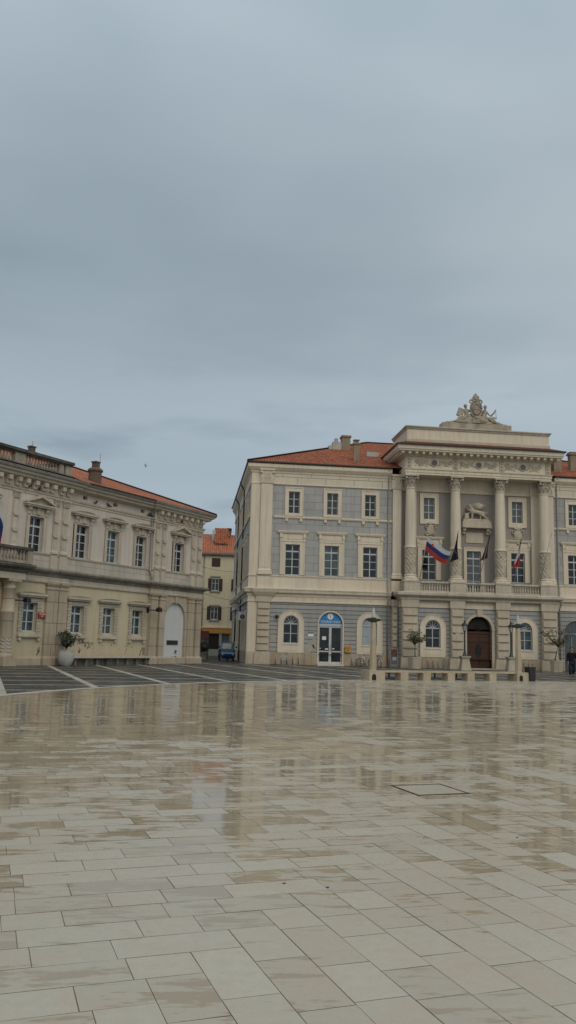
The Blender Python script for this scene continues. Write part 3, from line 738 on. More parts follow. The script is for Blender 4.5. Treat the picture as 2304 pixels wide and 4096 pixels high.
roof_poly(mb, [(EX0 - .9, EYB, 17.8), (EX0 - .9, EYF - .9, 17.8), (EX0 + .05, EYF + .05, 18.2), (EX0 + .05, EYB, 18.2)], (0, 1, 0), (.92, 0, .38))
roof_poly(mb, [(EX1 + .9, EYF - .9, 17.8), (EX1 + .9, EYB, 17.8), (EX1 - .05, EYB, 18.2), (EX1 - .05, EYF + .05, 18.2)], (0, 1, 0), (-.92, 0, .38))
mb.build('eave_tiles', M['roof_dark'], hall)
mb = MB(); mb.sweep(EP, [(.8, 17.72), (.93, 17.7), (.95, 17.8), (.8, 17.83)]); mb.build('gutter', M['gutter'], hall)
AX0, AX1 = 17.06, 29.14
mb = MB(); mb.box(AX0, AX1, EYF + .1, EYB - .1, 17.9, 19.4); mb.build('attic', M['cream'], hall)
AP = [(AX0, EYB - .1), (AX0, EYF + .1), (AX1, EYF + .1), (AX1, EYB - .1)]
mb = MB(); mb.sweep(AP, [(.0, 18.1), (.06, 18.1), (.06, 18.42), (0, 18.45)]); mb.build('plinth', M['pier'], hall)
mb = MB(); mb.sweep(AP, [(0, 19.22), (.06, 19.26), (.1, 19.36), (.18, 19.42), (.18, 19.5), (0, 19.56)]); mb.box(AX0 + .01, AX1 - .01, EYF + .11, EYB - .11, 19.38, 19.545); mb.build('attic_cornice', M['ped_old'], hall)
# --- roof
ez, k_ = 16.14, .41; rx0, rx1, ry0, ry1 = 4.18, 41.96, -.42, 24.2; hh = (ry1 - ry0) / 2; rz_ = ez + k_ * hh
A, B, Cc, D = (rx0, ry0, ez), (rx1, ry0, ez), (rx1, ry1, ez), (rx0, ry1, ez); E1, E2 = (rx0 + hh, ry0 + hh, rz_), (rx1 - hh, ry0 + hh, rz_)
mb = MB()
roof_poly(mb, [A, B, E2, E1], (1, 0, 0), (0, 1, k_)); roof_poly(mb, [D, A, E1], (0, -1, 0), (1, 0, k_)); roof_poly(mb, [B, Cc, E2], (0, 1, 0), (-1, 0, k_)); roof_poly(mb, [Cc, D, E1, E2], (-1, 0, 0), (0, -1, k_))
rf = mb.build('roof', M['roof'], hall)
mb = MB(); mb.tube([A, E1, E2, B], .12, 6); mb.tube([D, E1], .12, 6); mb.build('ridge_tiles', M['roof'], rf)
def rz_at(y): return ez + k_ * (y - ry0)
mb = MB(); mb.box(13.28, 13.74, 1.8, 2.25, 16.6, 18.55); mb.box(13.2, 13.82, 1.72, 2.33, 18.5, 18.64); mb.box(13.34, 13.68, 1.86, 2.19, 18.64, 18.84); mb.box(13.26, 13.76, 1.78, 2.27, 18.84, 18.92); mb.build('chimney', M['chim'], rf)
mb = MB(); mb.box(13.2, 13.95, 7.0, 7.9, 18.8, 20.5); mb.box(13.12, 14.03, 6.92, 7.98, 20.4, 20.56)
mb.build('chimney', M['chim'], rf)
mb = MB(); mb.box(12.35, 13.2, 7.1, 7.8, 19.0, 19.95); mb.box(12.0, 12.36, 7.15, 7.75, 19.0, 19.6); mb.lathe((12.7, 7.4, 0), [(.18, 19.95), (.18, 20.3)], 10); mb.build('vent_box', M['pot'], rf)
mb = MB(); mb.box(14.9, 15.95, 4.2, 4.95, rz_at(4.2) + .02, rz_at(4.95) + .12); mb.build('skylight', M['lens'], rf)
for x, y, t in ((31.2, 1.5, 18.55), (33.2, 2.5, 18.9)):
    mb = MB(); mb.box(x - .35, x + .35, y, y + .6, 16.6, t); mb.box(x - .45, x + .45, y - .1, y + .7, t - .12, t + .05); mb.build('chimney', M['chim'], rf)
    mb = MB(); mb.box(x - .4, x + .4, y - .02, y + .62, t + .05, t + .14); mb.build('chimney_cap', M['gutter'], rf)
# downpipes
for T in (Matrix(), MIR):
    mb = MB(T); mb.tube([(15.86, -.42, 16.02), (15.86, -.3, 15.8), (15.86, -.12, 15.35), (15.84, -.12, 7.0), (15.84, -.2, 6.8), (15.84, -.2, 6.1), (15.85, -.5, 5.95), (15.85, -.5, 5.4), (15.85, -.14, 5.0), (15.85, -.14, .1)], .06, 8); mb.build('downpipe', M['zinc'], hall)
for u in (8.2, 16.0):
    mb = MB(); mb.tube([(4.1, u, 16.0), (4.25, u, 15.6), (4.5, u, 15.2), (4.5, u, .1)], .06, 8); mb.build('downpipe', M['iron'], hall)
# patched and peeling plaster low on the left wing
gp = random.Random(17)
def patch(cx, cz, rx, rz2, y):
    n_ = 22; mb = MB(); ks = [gp.uniform(.72, 1.1) for _ in range(n_)]
    mb.add([(cx + rx * ks[i] * math.cos(2 * PI * i / n_), y, cz + rz2 * ks[i] * math.sin(2 * PI * i / n_)) for i in range(n_)], [tuple(range(n_))]); mb.build('plaster_patch', M['patch'], hall)
for a_ in ((9.55, 1.35, .42, .4, -.012), (9.2, 1.0, .3, .5, -.016), (9.95, 1.75, .2, .45, -.012), (6.7, 2.1, .25, .2, -.012), (12.6, 1.2, .3, .25, -.012), (13.2, .75, .35, .2, -.074), (7.6, .55, .4, .25, -.074), (15.7, 1.25, .22, .35, -.012)): patch(*a_)
# small fittings of the facade
mb = MB(); mb.box(9.43, 9.88, -.03, .02, 2.24, 2.55); mb.build('plaque', M['white'], hall); mb = MB(); mb.box(9.43, 9.88, -.035, -.031, 2.47, 2.55); mb.build('plaque', M['iron'], hall)
mb = MB(); mb.box(20.98, 21.42, YF - .07, YF, 2.5, 3.0); mb.build('plaque', M['lb_ped'], hall)
mb = MB(); mb.box(6.82, 6.94, -.2, 0, 3.72, 3.84); mb.ball((6.9, -.25, 3.72), .13, 2, 0, 0, (1, 1, 1.2)); mb.build('wall_lamp', M['black'], hall)
mb = MB(); mb.box(20.15, 20.35, YP - .09, YP, .2, .75); mb.build('meter_box', M['steel'], hall)
# ------------------------------------------------------------------ courthouse on the left (x = along the facade, 0 at the street corner; y = into the building)
PHI = R(36.0); RZC = PI / 2 - PHI
CO = Vector((0.92, 62.86, 0))
court = thing('courthouse', 'pale two-storey courthouse with pedimented windows, blackened cornice and red tiled roof', 'courthouse', CO, RZC)
def cw(x, y, z=0):
    """courthouse-local point in world coordinates"""
    c, s = math.cos(RZC), math.sin(RZC); return (CO.x + x * c - y * s, CO.y + x * s + y * c, z)
YM = .35; YR = .18
XL = -34.0
UPM, UPR = [-12.66, -9.82, -6.96], [-2.88, -16.65, -20.7]; WW = 1.1
# upper walls
mb = MB()
wall_holes(mb, -13.95, -5.78, 6.4, 10.6, [(x - .55, x + .55, 6.5, 8.55) for x in UPM] + [(x - .2, x + .2, 10.18, 10.42) for x in (-12.58, -9.75, -6.95)], YM, .32)
wall_holes(mb, -5.8, 0, 6.4, 10.6, [(-3.43, -2.33, 6.5, 8.55)], YR, .32)
wall_holes(mb, XL, -13.93, 6.4, 10.6, [(x - .55, x + .55, 6.45, 8.5) for x in UPR[1:]] + [(x - .55, x + .55, 6.45, 8.5) for x in (-24.5, -28, -31.3)], YR, .32)
mb.quad((0, YR, 0), (0, 14, 0), (0, 14, 10.6), (0, YR, 10.6)); mb.quad((-5.8, YR, 0), (-5.8, YM, 0), (-5.8, YM, 10.6), (-5.8, YR, 10.6)); mb.quad((-13.93, YR, 0), (-13.93, YM, 0), (-13.93, YM, 10.6), (-13.93, YR, 10.6))
mb.build('wall', M['lb_wall'], court)
mb = MB(); mb.box(-12.9, -6.7, YM + .3, YM + .35, 10.1, 10.5); mb.build('vent_opening', M['dark'], court)
# lower walls
mb = MB()
LOM = UPM; wall_holes(mb, -13.95, -5.78, 0, 4.8, [(x - .55, x + .55, 1.92, 3.56) for x in LOM], YM, .32)
AC = -20.75
wall_holes(mb, XL, -13.93, 0, 4.8, [(-17.22, -16.12, 1.92, 3.56), (AC - 1.35, AC + 1.35, 0, 3.75)] + [(x - .55, x + .55, 1.92, 3.56) for x in (-25.0, -28, -31.3)], YR, .32); spandrel(mb, AC, 2.4, 1.35, YR + .01, YR + .3)
mb.build('wall', M['lb_wall_low'], court)
mb = MB(); wall_holes(mb, -5.8, 0, 0, 4.8, [(-4.2, -1.8, .4, 4.3)], YR, .2); spandrel(mb, -3.0, 3.1, 1.2, YR + .01, YR + .19); arch_band(mb, -3.0, .4, 3.1, 1.2, 1.42, YR - .06, YR + .02)
mb.box(-3.14, -2.86, YR - .14, YR, 4.25, 4.7); mb.build('wall', M['lb_low'], court)
mb = MB(); mb.quad((-4.24, YR + .12, .4), (-1.76, YR + .12, .4), (-1.76, YR + .12, 3.11), (-4.24, YR + .12, 3.11)); half_disc(mb, -3.0, 3.1, 1.22, YR + .12); bp = mb.build('blind_arch', M['white_plaster'], court)
mb = MB(); mb.box(-3.66, -2.4, YR + .07, YR + .115, 1.34, 1.64); mb.build('plaque', M['iron'], bp)
mb = MB()
for k in range(14): mb.ball((-2.75 + rng.uniform(-.28, .28), YR + .115, .42 + rng.random() ** 2 * .5), .09 * rng.uniform(.5, 1.2), 1, 0, .4, (1, .05, 1), seed=k)
mb.build('bare_patch', M['rubble'], bp)
# plinths, string course, pedestal band, sill, frieze, eave : run round the breaks of the facade
def run(off=0): return [(XL, YR + off), (-13.88, YR + off), (-13.88, YM + off), (-5.86, YM + off), (-5.86, YR + off), (0.06, YR + off), (0.06, 10)]
mb = MB(); mb.sweep(run(), [(0, 0), (.1, 0), (.1, .42), (.04, .47), (0, .47)]); mb.build('plinth', M['lb_low'], court)
mb = MB(); mb.sweep(run(), [(-.01, 4.74), (.1, 4.76), (.12, 4.86), (.08, 4.9), (.08, 5.12), (-.01, 5.13)]); mb.build('band', M['lb_stone'], court)
mb = MB(); mb.sweep(run(), [(.0, 5.1), (.12, 5.14), (.18, 5.28), (.36, 5.36), (.44, 5.46), (.44, 5.54), (.3, 5.6), (-.01, 5.64)]); mb.build('string_course', M['lb_dark'], court)
mb = MB(); mb.sweep(run(), [(-.01, 5.6), (.05, 5.6), (.05, 6.36), (-.01, 6.37)]); mb.build('pedestal_band', M['lb_ped'], court)
mb = MB(); mb.sweep(run(), [(-.01, 6.34), (.1, 6.36), (.13, 6.46), (-.01, 6.5)]); mb.build('ledge', M['lb_stone'], court)
mb = MB(); mb.sweep(run(), [(-.01, 9.74), (.05, 9.76), (.05, 9.86), (.1, 9.9), (.12, 10.0), (-.01, 10.03)]); mb.build('moulding', M['lb_stone'], court)
mb = MB(); mb.sweep(run(), [(-.01, 10.45), (.1, 10.5), (.4, 10.6), (.44, 10.72), (.58, 10.78), (.62, 10.86), (.0, 10.9)]); mb.build('cornice', M['lb_stone'], court)
mb = MB(); mb.sweep(run(), [(.5, 10.84), (.62, 10.86), (.7, 10.95), (.74, 11.08), (.64, 11.12), (.4, 11.06)]); mb.build('gutter', M['lb_gutter'], court)
# brackets below the eave over the two projecting bays
mb = MB()
for x in [-5.45, -4.75, -4.05, -3.3, -2.6, -1.9, -1.2, -.45] + [-14.35, -14.95, -15.7, -16.4, -17.1, -17.8, -18.4, -19.1, -19.8, -20.5, -21.2, -21.9, -22.6, -23.3]:
    mb = MB(); w = .13; mb.box(x - w, x + w, YR - .42, YR, 10.28, 10.52); mb.box(x - w, x + w, YR - .24, YR, 10.06, 10.3); mb.ball((x, YR - .3, 10.32), .13, 1, 0, 0, (.9, 1, 1)); mb.box(x - w * .8, x + w * .8, YR - .12, YR, 9.98, 10.08); mb.build('bracket', M['lb_stone'], court)

# pilasters
def up_pil(x0, x1):
    y = YR; mb = MB()
    mb.box(x0, x1, y - .1, y, 6.7, 9.36); mb.box(x0 + .07, x1 - .07, y - .115, y - .08, 6.85, 9.25)
    mb.sweep([(x0, y), (x0, y - .1), (x1, y - .1), (x1, y)], [(0, 6.46), (.08, 6.48), (.08, 6.58), (.03, 6.66), (0, 6.72)])
    for z in (7.45, 8.35): mb.prism_y([(x0 + .02, z), (x1 - .02, z), (x1 + .02, z + .1), (x1 + .02, z + .22), (x0 - .02, z + .22), (x0 - .02, z + .1)], y - .2, y - .05)
    flat_capital(mb, x0, x1, y - .1, 9.36, 9.75, d=.12)
    mb.box(x0 - .08, x1 + .08, y - .13, y, 5.62, 6.37)
    mb.build('pilaster', M['lb_stone'], court)
for a, b in ((-5.64, -5.3), (-4.92, -4.58), (-1.42, -1.06), (-.64, -.26), (-15.36, -15.0), (-14.64, -14.2), (-18.5, -18.14), (-23.1, -22.75)): up_pil(a, b)
def low_pil(x0, x1, d=.18):
    y = YR; mb = MB(); mb.box(x0, x1, y - d, y, .5, 4.4)
    mb.sweep([(x0, y), (x0, y - d), (x1, y - d), (x1, y)], [(0, 0), (.1, 0), (.1, .4), (.05, .5), (0, .54)])
    mb.sweep([(x0, y), (x0, y - d), (x1, y - d), (x1, y)], [(0, 4.36), (.04, 4.38), (.04, 4.46), (0, 4.48), (0, 4.56), (.06, 4.62), (.1, 4.72), (.1, 4.78), (0, 4.79)])
    mb.build('pilaster', M['lb_low'], court)
for a, b in ((-5.9, -5.2), (-4.95, -4.36), (-1.6, -.88), (-.64, 0.02), (-15.55, -14.66), (-14.6, -13.92)): low_pil(a, b)
# windows
def lsur(w, h, side, d):
    mb = MB(); x = w / 2
    for s in (-1, 1): mb.box(s * x, s * (x + side), -.07, .04, 0, h); mb.box(s * (x + side * .65), s * (x + side), -.1, .03, 0, h + .02)
    mb.box(-x - side, x + side, -.07, .04, h, h + .1); return mb
def lhood(ped):
    mb = MB(); mb.box(-.42, .42, -.1, .03, 2.15, 2.5); mb.box(-.72, .72, -.05, .03, 2.15, 2.56); mb.box(-.13, .13, -.16, .03, 2.18, 2.58)
    for s in (-1, 1): mb.box(s * .56, s * .78, -.22, .03, 2.38, 2.58); mb.box(s * .58, s * .76, -.13, .03, 2.15, 2.4)
    mb.box(-1.04, 1.04, -.34, .03, 2.58, 2.7); mb.box(-1.1, 1.1, -.4, .03, 2.67, 2.76)
    if ped:
        for s in (-1, 1):
            p = [(s * 1.12, 2.765), (s * 1.12, 2.84), (0, 3.32), (0, 3.16)]
            mb.prism_y(p if s < 0 else p[::-1], -.4, .03)
        mb.prism_y([(-1.0, 2.765), (1.0, 2.765), (0, 3.2)], -.12, .03)
    return mb
def lhoodtop():
    mb = MB(); n = 8; mb.prism_y([(-1.05, 2.765), (1.05, 2.765)] + [(.75 * math.cos(PI * i / n), 2.8 + .1 * math.sin(PI * i / n)) for i in range(n + 1)], -.34, .03); return mb
def l_up(x, z, y, ped, g='pane'):
    w, h = 1.1, 2.05
    it = [('window', 0, lambda: lsur(w, h, .24, .3), M['lb_stone']), ('frame', 1, lambda: sash(w, h, .2, 2, [(h * .24, .04), (h * .48, .04), (h * .74, .1)], .055), M['sash']), ('pane', 1, lambda: pane_mb(w, h, .24), M[g]), ('hood', 1, lambda: lhood(ped), M['lb_stone'])]
    if not ped: it.append(('hood_top', 1, lhoodtop, M['moss']))
    put(court, ('lup', ped), it, (x, y, z))
for x, g_ in zip(UPM, ('pane', 'pane_tint', 'pane_half')): l_up(x, 6.5, YM, False, g_)
l_up(-2.88, 6.5, YR, True)
for x in UPR[1:] + [-24.5, -28, -31.3]: l_up(x, 6.45, YR, True)
def lo_sur():
    mb = MB(); w, h, side = 1.1, 1.64, .3; x = w / 2
    for s in (-1, 1): mb.box(s * x, s * (x + side), -.07, .04, -.16, h)
    mb.box(-x - side, x + side, -.07, .04, h, h + .3); return mb
def lo_hood():
    mb = MB(); mb.box(-.98, .98, -.22, .03, 1.94, 2.04); mb.box(-1.06, 1.06, -.3, .03, 2.03, 2.14); return mb
def lo_top():
    mb = MB(); mb.prism_y([(-1.0, 2.14), (1.0, 2.14), (.6, 2.21), (.1, 2.24), (-.5, 2.22)], -.25, .03); return mb
def lo_sill():
    mb = MB(); mb.box(-.86, .86, -.2, .03, -.3, -.16); mb.box(-.8, .8, -.13, .03, -.36, -.3)
    for s in (-1, 1): mb.box(s * .62, s * .8, -.16, .03, -.5, -.36)
    return mb
def l_lo(x, y, g='pane_tint'):
    put(court, 'llo', [('window', 0, lo_sur, M['quoin']), ('frame', 1, lambda: sash(1.1, 1.64, .2, 2, [(.55, .045), (1.18, .1)], .06), M['sash']), ('pane', 1, lambda: pane_mb(1.1, 1.64, .24), M[g]), ('hood', 1, lo_hood, M['lb_stone']), ('hood_top', 1, lo_top, M['moss']), ('sill', 1, lo_sill, M['lb_stone'])], (x, y, 1.92))
for x, g_ in zip(UPM, ('pane_tint', 'pane_curtain', 'pane_tint')): l_lo(x, YM, g_)
for x in (-16.67, -25.0, -28, -31.3): l_lo(x, YR)
# portal bay: arch, engaged column, balcony with balustrade
mb = MB(); arch_band(mb, AC, 0, 2.4, 1.35, 1.62, YR - .1, YR + .02); dr = mb.build('door', M['lb_low'], court)
mb = MB(); mb.quad((AC - 1.35, YR + .3, 0), (AC + 1.35, YR + .3, 0), (AC + 1.35, YR + .3, 2.4), (AC - 1.35, YR + .3, 2.4)); half_disc(mb, AC, 2.4, 1.35, YR + .3); mb.build('door_leaf', M['wood'], dr)
def bigcol():
    mb = MB(); mb.box(-.46, .46, -.46, .46, 0, .5); mb.lathe((0, 0, 0), [(.45, .5), (.47, .58), (.4, .66), (.36, .7)], 20)
    mb.lathe((0, 0, 0), [(.355, 1.55), (.36, 1.6), (.355, 2.9), (.375, 2.92), (.375, 3.0), (.35, 3.02), (.33, 4.2), (.36, 4.22), (.36, 4.3), (.33, 4.32), (.33, 4.45), (.44, 4.6)], 20); mb.box(-.46, .46, -.46, .46, 4.6, 4.74); return mb
def bigdrum():
    mb = MB(); mb.lathe((0, 0, 0), [(.36, .7 + .05 * j) for j in range(18)], 22, 0, False, lambda i, j: .03 * math.sin(i * 2.3 + j * 1.7) if 0 < j < 17 else 0); return mb
for x in (-18.55, 2 * AC + 18.55): put(court, 'bcol', [('column', 0, bigcol, M['lb_low']), ('carved_drum', 1, bigdrum, M['quoin'])], (x, YR - .3, 0))
bx0, bx1 = 2 * AC + 17.85, -17.85
mb = MB(); mb.box(bx0, bx1, YR - .75, YR, 4.74, 5.12); mb.build('band', M['lb_stone'], court)
mb = MB(); mb.sweep([(bx0, YR), (bx0, YR - .75), (bx1, YR - .75), (bx1, YR)], [(0, 5.1), (.1, 5.14), (.15, 5.28), (.34, 5.38), (.4, 5.48), (.38, 5.58), (0, 5.62)]); mb.box(bx0, bx1, YR - .75, YR, 5.12, 5.6); mb.build('balcony_slab', M['lb_black'], court)
mb = MB(); yb = YR - .95
for x in (bx1 - .1, bx0 + .1): mb.box(x - .2, x + .2, yb - .16, yb + .16, 5.6, 6.36)
mb.box(bx0, bx1, yb - .2, yb + .2, 5.6, 5.74); bl = mb.build('balustrade', M['lb_bal'], court)
mb = MB(); mb.box(bx0 - .12, bx1 + .12, yb - .22, yb + .22, 6.36, 6.5); mb.box(bx1 - .2, bx1 + .12, yb + .2, YR, 6.36, 6.5); mb.box(bx1 - .12, bx1 + .06, yb + .2, YR, 5.62, 5.74); mb.build('rail', M['lb_black'], bl)
BAL2 = baluster_mesh(.62, .08).mesh('baluster', M['lb_bal'])
nb = 22
for i in range(nb): link('baluster', BAL2, bl, (bx0 + .45 + (bx1 - bx0 - .9) * i / (nb - 1), yb, 5.74))
for i in range(3): link('baluster', BAL2, bl, (bx1 - .04, yb + .36 + .24 * i, 5.74))
# roof balustrade over the centre block
ya = YR + .35; ax1 = -13.92
mb = MB(); mb.box(XL, ax1, ya - .2, ya + .2, 11.05, 11.38)
for a, b in ((-14.92, -14.57), (-14.42, -13.95), (-18.42, -17.62), (-22.3, -21.5)): mb.box(a, b, ya - .17, ya + .17, 11.38, 12.1)
mb.box(ax1 - .4, ax1, ya + .2, ya + 3, 11.2, 12.05)
pb = mb.build('roof_balustrade', M['lb_bal'], court)
mb = MB(); mb.box(XL, ax1 + .1, ya - .34, ya + .34, 12.1, 12.26); mb.box(XL, ax1 + .02, ya - .24, ya + .24, 12.02, 12.1); mb.box(ax1 - .5, ax1 + .1, ya + .34, ya + 3, 12.1, 12.26)
mb.sweep([(XL, ya - .2), (ax1, ya - .2)], [(0, 11.04), (.5, 11.06), (.3, 11.2), (0, 11.28)]); mb.quad((XL, -.56, 11.16), (ax1, -.56, 11.16), (ax1, ya - .15, 11.47), (XL, ya - .15, 11.47)); mb.build('coping', M['lb_black'], pb)
BAL3 = baluster_mesh(.66, .085).mesh('baluster', M['lb_bal'])
for a, b, n in ((-17.5, -14.97, 11), (-21.4, -18.5, 12)):
    for i in range(n): link('baluster', BAL3, pb, (a + (b - a) * (i + .5) / n, ya, 11.38))
mb = MB(); mb.box(-17.2, -16.7, ya - .1, ya + .3, 12.26, 12.34); mb.box(-17.12, -16.8, ya, ya + .28, 12.34, 12.62); mb.box(-17.16, -16.76, ya - .04, ya + .32, 12.6, 12.68); mb.tube([(-16.95, ya + .1, 12.68), (-16.95, ya + .1, 13.0)], .012, 4); mb.build('chimney', M['brick'], court)
# roof
kz = .37; ez0 = 11.1; Y0 = -.52; hd = 7.5
A, E1 = (.72, Y0, ez0), (.72 - hd, Y0 + hd, ez0 + kz * hd); D_ = (.72, Y0 + 2 * hd, ez0); A2 = (XL, Y0, ez0); E2 = (XL, Y0 + hd, ez0 + kz * hd); D2 = (XL, Y0 + 2 * hd, ez0)
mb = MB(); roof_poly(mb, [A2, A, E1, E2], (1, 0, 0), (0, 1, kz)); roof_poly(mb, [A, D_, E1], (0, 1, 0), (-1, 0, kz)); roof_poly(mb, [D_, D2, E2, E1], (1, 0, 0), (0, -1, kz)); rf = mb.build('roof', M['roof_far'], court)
mb = MB(); mb.tube([A, E1, E2], .11, 6); mb.build('ridge_tiles', M['roof_far'], rf)
cx, cy = -11.4, .75
mb = MB(); mb.lathe((cx, cy, 0), [(.42, 11.1), (.42, 12.22), (.5, 12.24), (.5, 12.34), (.36, 12.46)], 10, 0, False); mb.box(cx - .17, cx + .17, cy - .17, cy + .17, 12.42, 12.84); mb.box(cx - .22, cx + .22, cy - .22, cy + .22, 12.82, 12.9); mb.tube([(cx + .38, cy, 12.38), (cx + .38, cy, 13.5)], .012, 4); mb.build('chimney', M['brick'], rf)
mb = MB(); mb.tube([(-6.02, YM - .45, 10.9), (-6.02, YM - .3, 10.6), (-6.02, YM - .12, 10.4), (-6.02, YM - .16, 6.3), (-6.02, YM - .32, 6.1), (-6.02, YM - .34, 5.7)], .06, 8); mb.build('downpipe', M['zinc'], court)
mb = MB(); mb.tube([(.15, 1.2, 10.7), (.15, 1.2, .2)], .05, 8); mb.build('downpipe', M['steel'], court)
mb = MB(); mb.quad((XL, 14.4, 0), (.0, 14.4, 0), (.0, 14.4, 11), (XL, 14.4, 11)); mb.build('wall', M['lb_wall'], court)
# wall lanterns on arms, red street plate
for x, y in ((-5.9, YR - .2), (-17.55, YR)):
    mb = MB(); mb.box(x - .55, x - .5, y - .2, y, 3.42, 3.8); mb.tube([(x - .52, y - .1, 3.62), (x + .1, y - .5, 3.62)], .035, 6); mb.box(x - .04, x + .3, y - .68, y - .4, 3.52, 3.74); mb.frustum(x + .13, y - .54, 3.74, 3.84, .17, .14, .06, .06); mb.build('wall_lamp', M['black'], court)
mb = MB(); mb.box(-16.1, -15.57, YR - .15, YR, 2.72, 3.02); sp = mb.build('street_plate', M['red'], court)
link('lettering', text_mesh('TARTINIJEV', .1, M['white']), sp, (-15.835, YR - .156, 2.93)); link('lettering', text_mesh('TRG', .1, M['white']), sp, (-15.835, YR - .156, 2.81))
# graffiti and stains low on the wall
def blob(name, pts, y, mat, w=.022):
    mb = MB()
    for p in pts: mb.tube([(x, y - .004, z) for x, z in p], w, 4)
    mb.build(name, mat, court)
g = random.Random(5); pts = []
for k in range(8):
    x, z = -12.5 + .14 * k + g.uniform(-.1, .1), .8 + g.uniform(0, .6); q = []
    for i in range(9): q.append((x, z)); x += g.uniform(-.09, .11); z += g.uniform(-.11, .11)
    pts.append(q)
pts.append([(-11.5, 1.05), (-11.42, 1.3), (-11.2, 1.38), (-11.05, 1.3), (-11.3, 1.2), (-11.4, 1.0)])
blob('graffiti', pts, YM, M['graffiti'])
blob('graffiti', [[(-6.45, .62), (-6.4, .85), (-6.25, 1.05), (-6.2, 1.12)], [(-6.5, .6), (-6.44, .7)]], YM, M['graffiti'], .035)
blob('graffiti', [[(-15.8, .7), (-15.85, .9), (-15.75, 1.05), (-15.7, .85), (-15.9, .6)]], YR, M['graffiti'], .04)
mb = MB(); mb.box(-6.22, -5.95, YM - .03, YM, .66, 1.1); mb.build('meter_box', M['lb_bal'], court)
mb = MB()
for k in range(16): mb.ball((g.uniform(-11, -6.3), YM, g.uniform(.65, 1.35)), g.uniform(.02, .05), 1, 0, .3, (1.2, .1, 1), seed=k)
mb.build('bare_patch', M['rubble'], court)

# ------------------------------------------------------------------ yellow house closing the street
house = thing('yellow_house', 'tall yellow house with brown shutters, orange shop fascia and tiled roof in the side street', 'house', (1.5, 100, 0))
HX0, HX1 = -4.5, 12.0
wn = [(x, z, h) for x in (1.45, 4.2, 7.0, -1.6) for z, h in ((7.62, 1.4), (4.22, 1.5))]
mb = MB(); wall_holes(mb, HX0, HX1, 3.3, 11.9, [(x - .42, x + .42, z, z + h) for x, z, h in wn], 0, .2); mb.quad((HX0, 0, 0), (HX0, 10, 0), (HX0, 10, 11.9), (HX0, 0, 11.9)); mb.quad((HX1, 0, 0), (HX1, 10, 0), (HX1, 10, 11.9), (HX1, 0, 11.9)); mb.build('wall', M['yellow_wall'], house)
mb = MB(); wall_holes(mb, HX0, HX1, 0, 2.66, [(.8, 2.15, .78, 2.56), (2.45, 3.35, .05, 2.56), (3.85, 4.9, .78, 2.56)], 0, .25); mb.build('wall', M['shop_grey'], house)
mb = MB(); mb.box(HX0, HX1, -.12, 0, 2.64, 3.24); mb.build('shop_fascia', M['orange'], house)
mb = MB(); mb.box(HX0, HX1, -.18, .0, 3.24, 3.36); mb.build('ledge', M['cream'], house)
mb = MB(); mb.box(.8, 2.15, .2, .24, .78, 2.56); mb.box(3.85, 4.9, .2, .24, .78, 2.56); mb.build('shop_window', M['dark'], house)
mb = MB(); mb.box(2.45, 3.35, .2, .24, .05, 2.56); mb.build('door', M['panelgrey'], house)
mb = MB(); mb.box(3.48, 3.8, -.04, 0, .5, 2.5); mb.build('poster', M['orange'], house)
def ys(h, s):
    mb = MB()
    for s in (s,):
        mb.box(s * .43, s * .85, -.06, 0, -.03, h + .03)
        for i in range(int(h / .1)): mb.box(s * .47, s * .81, -.072, -.055, .05 + .1 * i, .1 + .1 * i)
    return mb
def ywin(h):
    mb = MB(); mb.box(-.6, .6, -.15, .02, -.14, -.04)
    for s in (-1, 1): mb.box(s * .4, s * .55, -.1, 0, -.3, -.14)
    return mb
def yhood():
    mb = MB(); mb.box(-.62, .62, -.14, 0, 1.62, 1.76); return mb
for x, z, h in wn:
    put(house, ('y', h), [('window', 0, lambda: ywin(h), M['shop_grey']), ('frame', 1, lambda: sash(.84, h, .08, 2, [(h * .62, .05)], .06), M['sash']), ('pane', 1, lambda: pane_mb(.84, h, .12), M['pane']), ('shutter', 1, lambda: ys(h, -1), M['shutter']), ('shutter', 1, lambda: ys(h, 1), [M['shutter']]), ('hood', 1, yhood, M['shop_grey'])], (x, 0, z))
for x in (1.45, 4.2, 7.0, -1.6):
    mb = MB(); mb.box(x - .5, x + .5, -.05, 0, 10.48, 11.5)
    for i in range(9): mb.box(x - .46, x + .46, -.07, -.045, 10.54 + .1 * i, 10.6 + .1 * i)
    mb.build('shutter', M['shutter'], house)
mb = MB(); mb.sweep([(HX0, 0), (HX1, 0)], [(0, 11.7), (.3, 11.85), (.45, 11.92), (.5, 12.05), (0, 12.1)]); mb.build('gutter', M['zinc'], house)
kz = .47; y1 = 6.0
mb = MB(); roof_poly(mb, [(HX0, -.5, 12.06), (HX1, -.5, 12.06), (HX1, y1, 12.06 + kz * (y1 + .5)), (HX0, y1, 12.06 + kz * (y1 + .5))], (1, 0, 0), (0, 1, kz)); roof_poly(mb, [(HX1, 12.5, 12.06), (HX0, 12.5, 12.06), (HX0, y1, 12.06 + kz * (y1 + .5)), (HX1, y1, 12.06 + kz * (y1 + .5))], (-1, 0, 0), (0, -1, kz)); rf = mb.build('roof', M['roof_far'], house)
mb = MB(); mb.tube([(.05, -.12, 11.9), (.05, -.1, .1)], .06, 8); mb.build('downpipe', M['steel'], house)
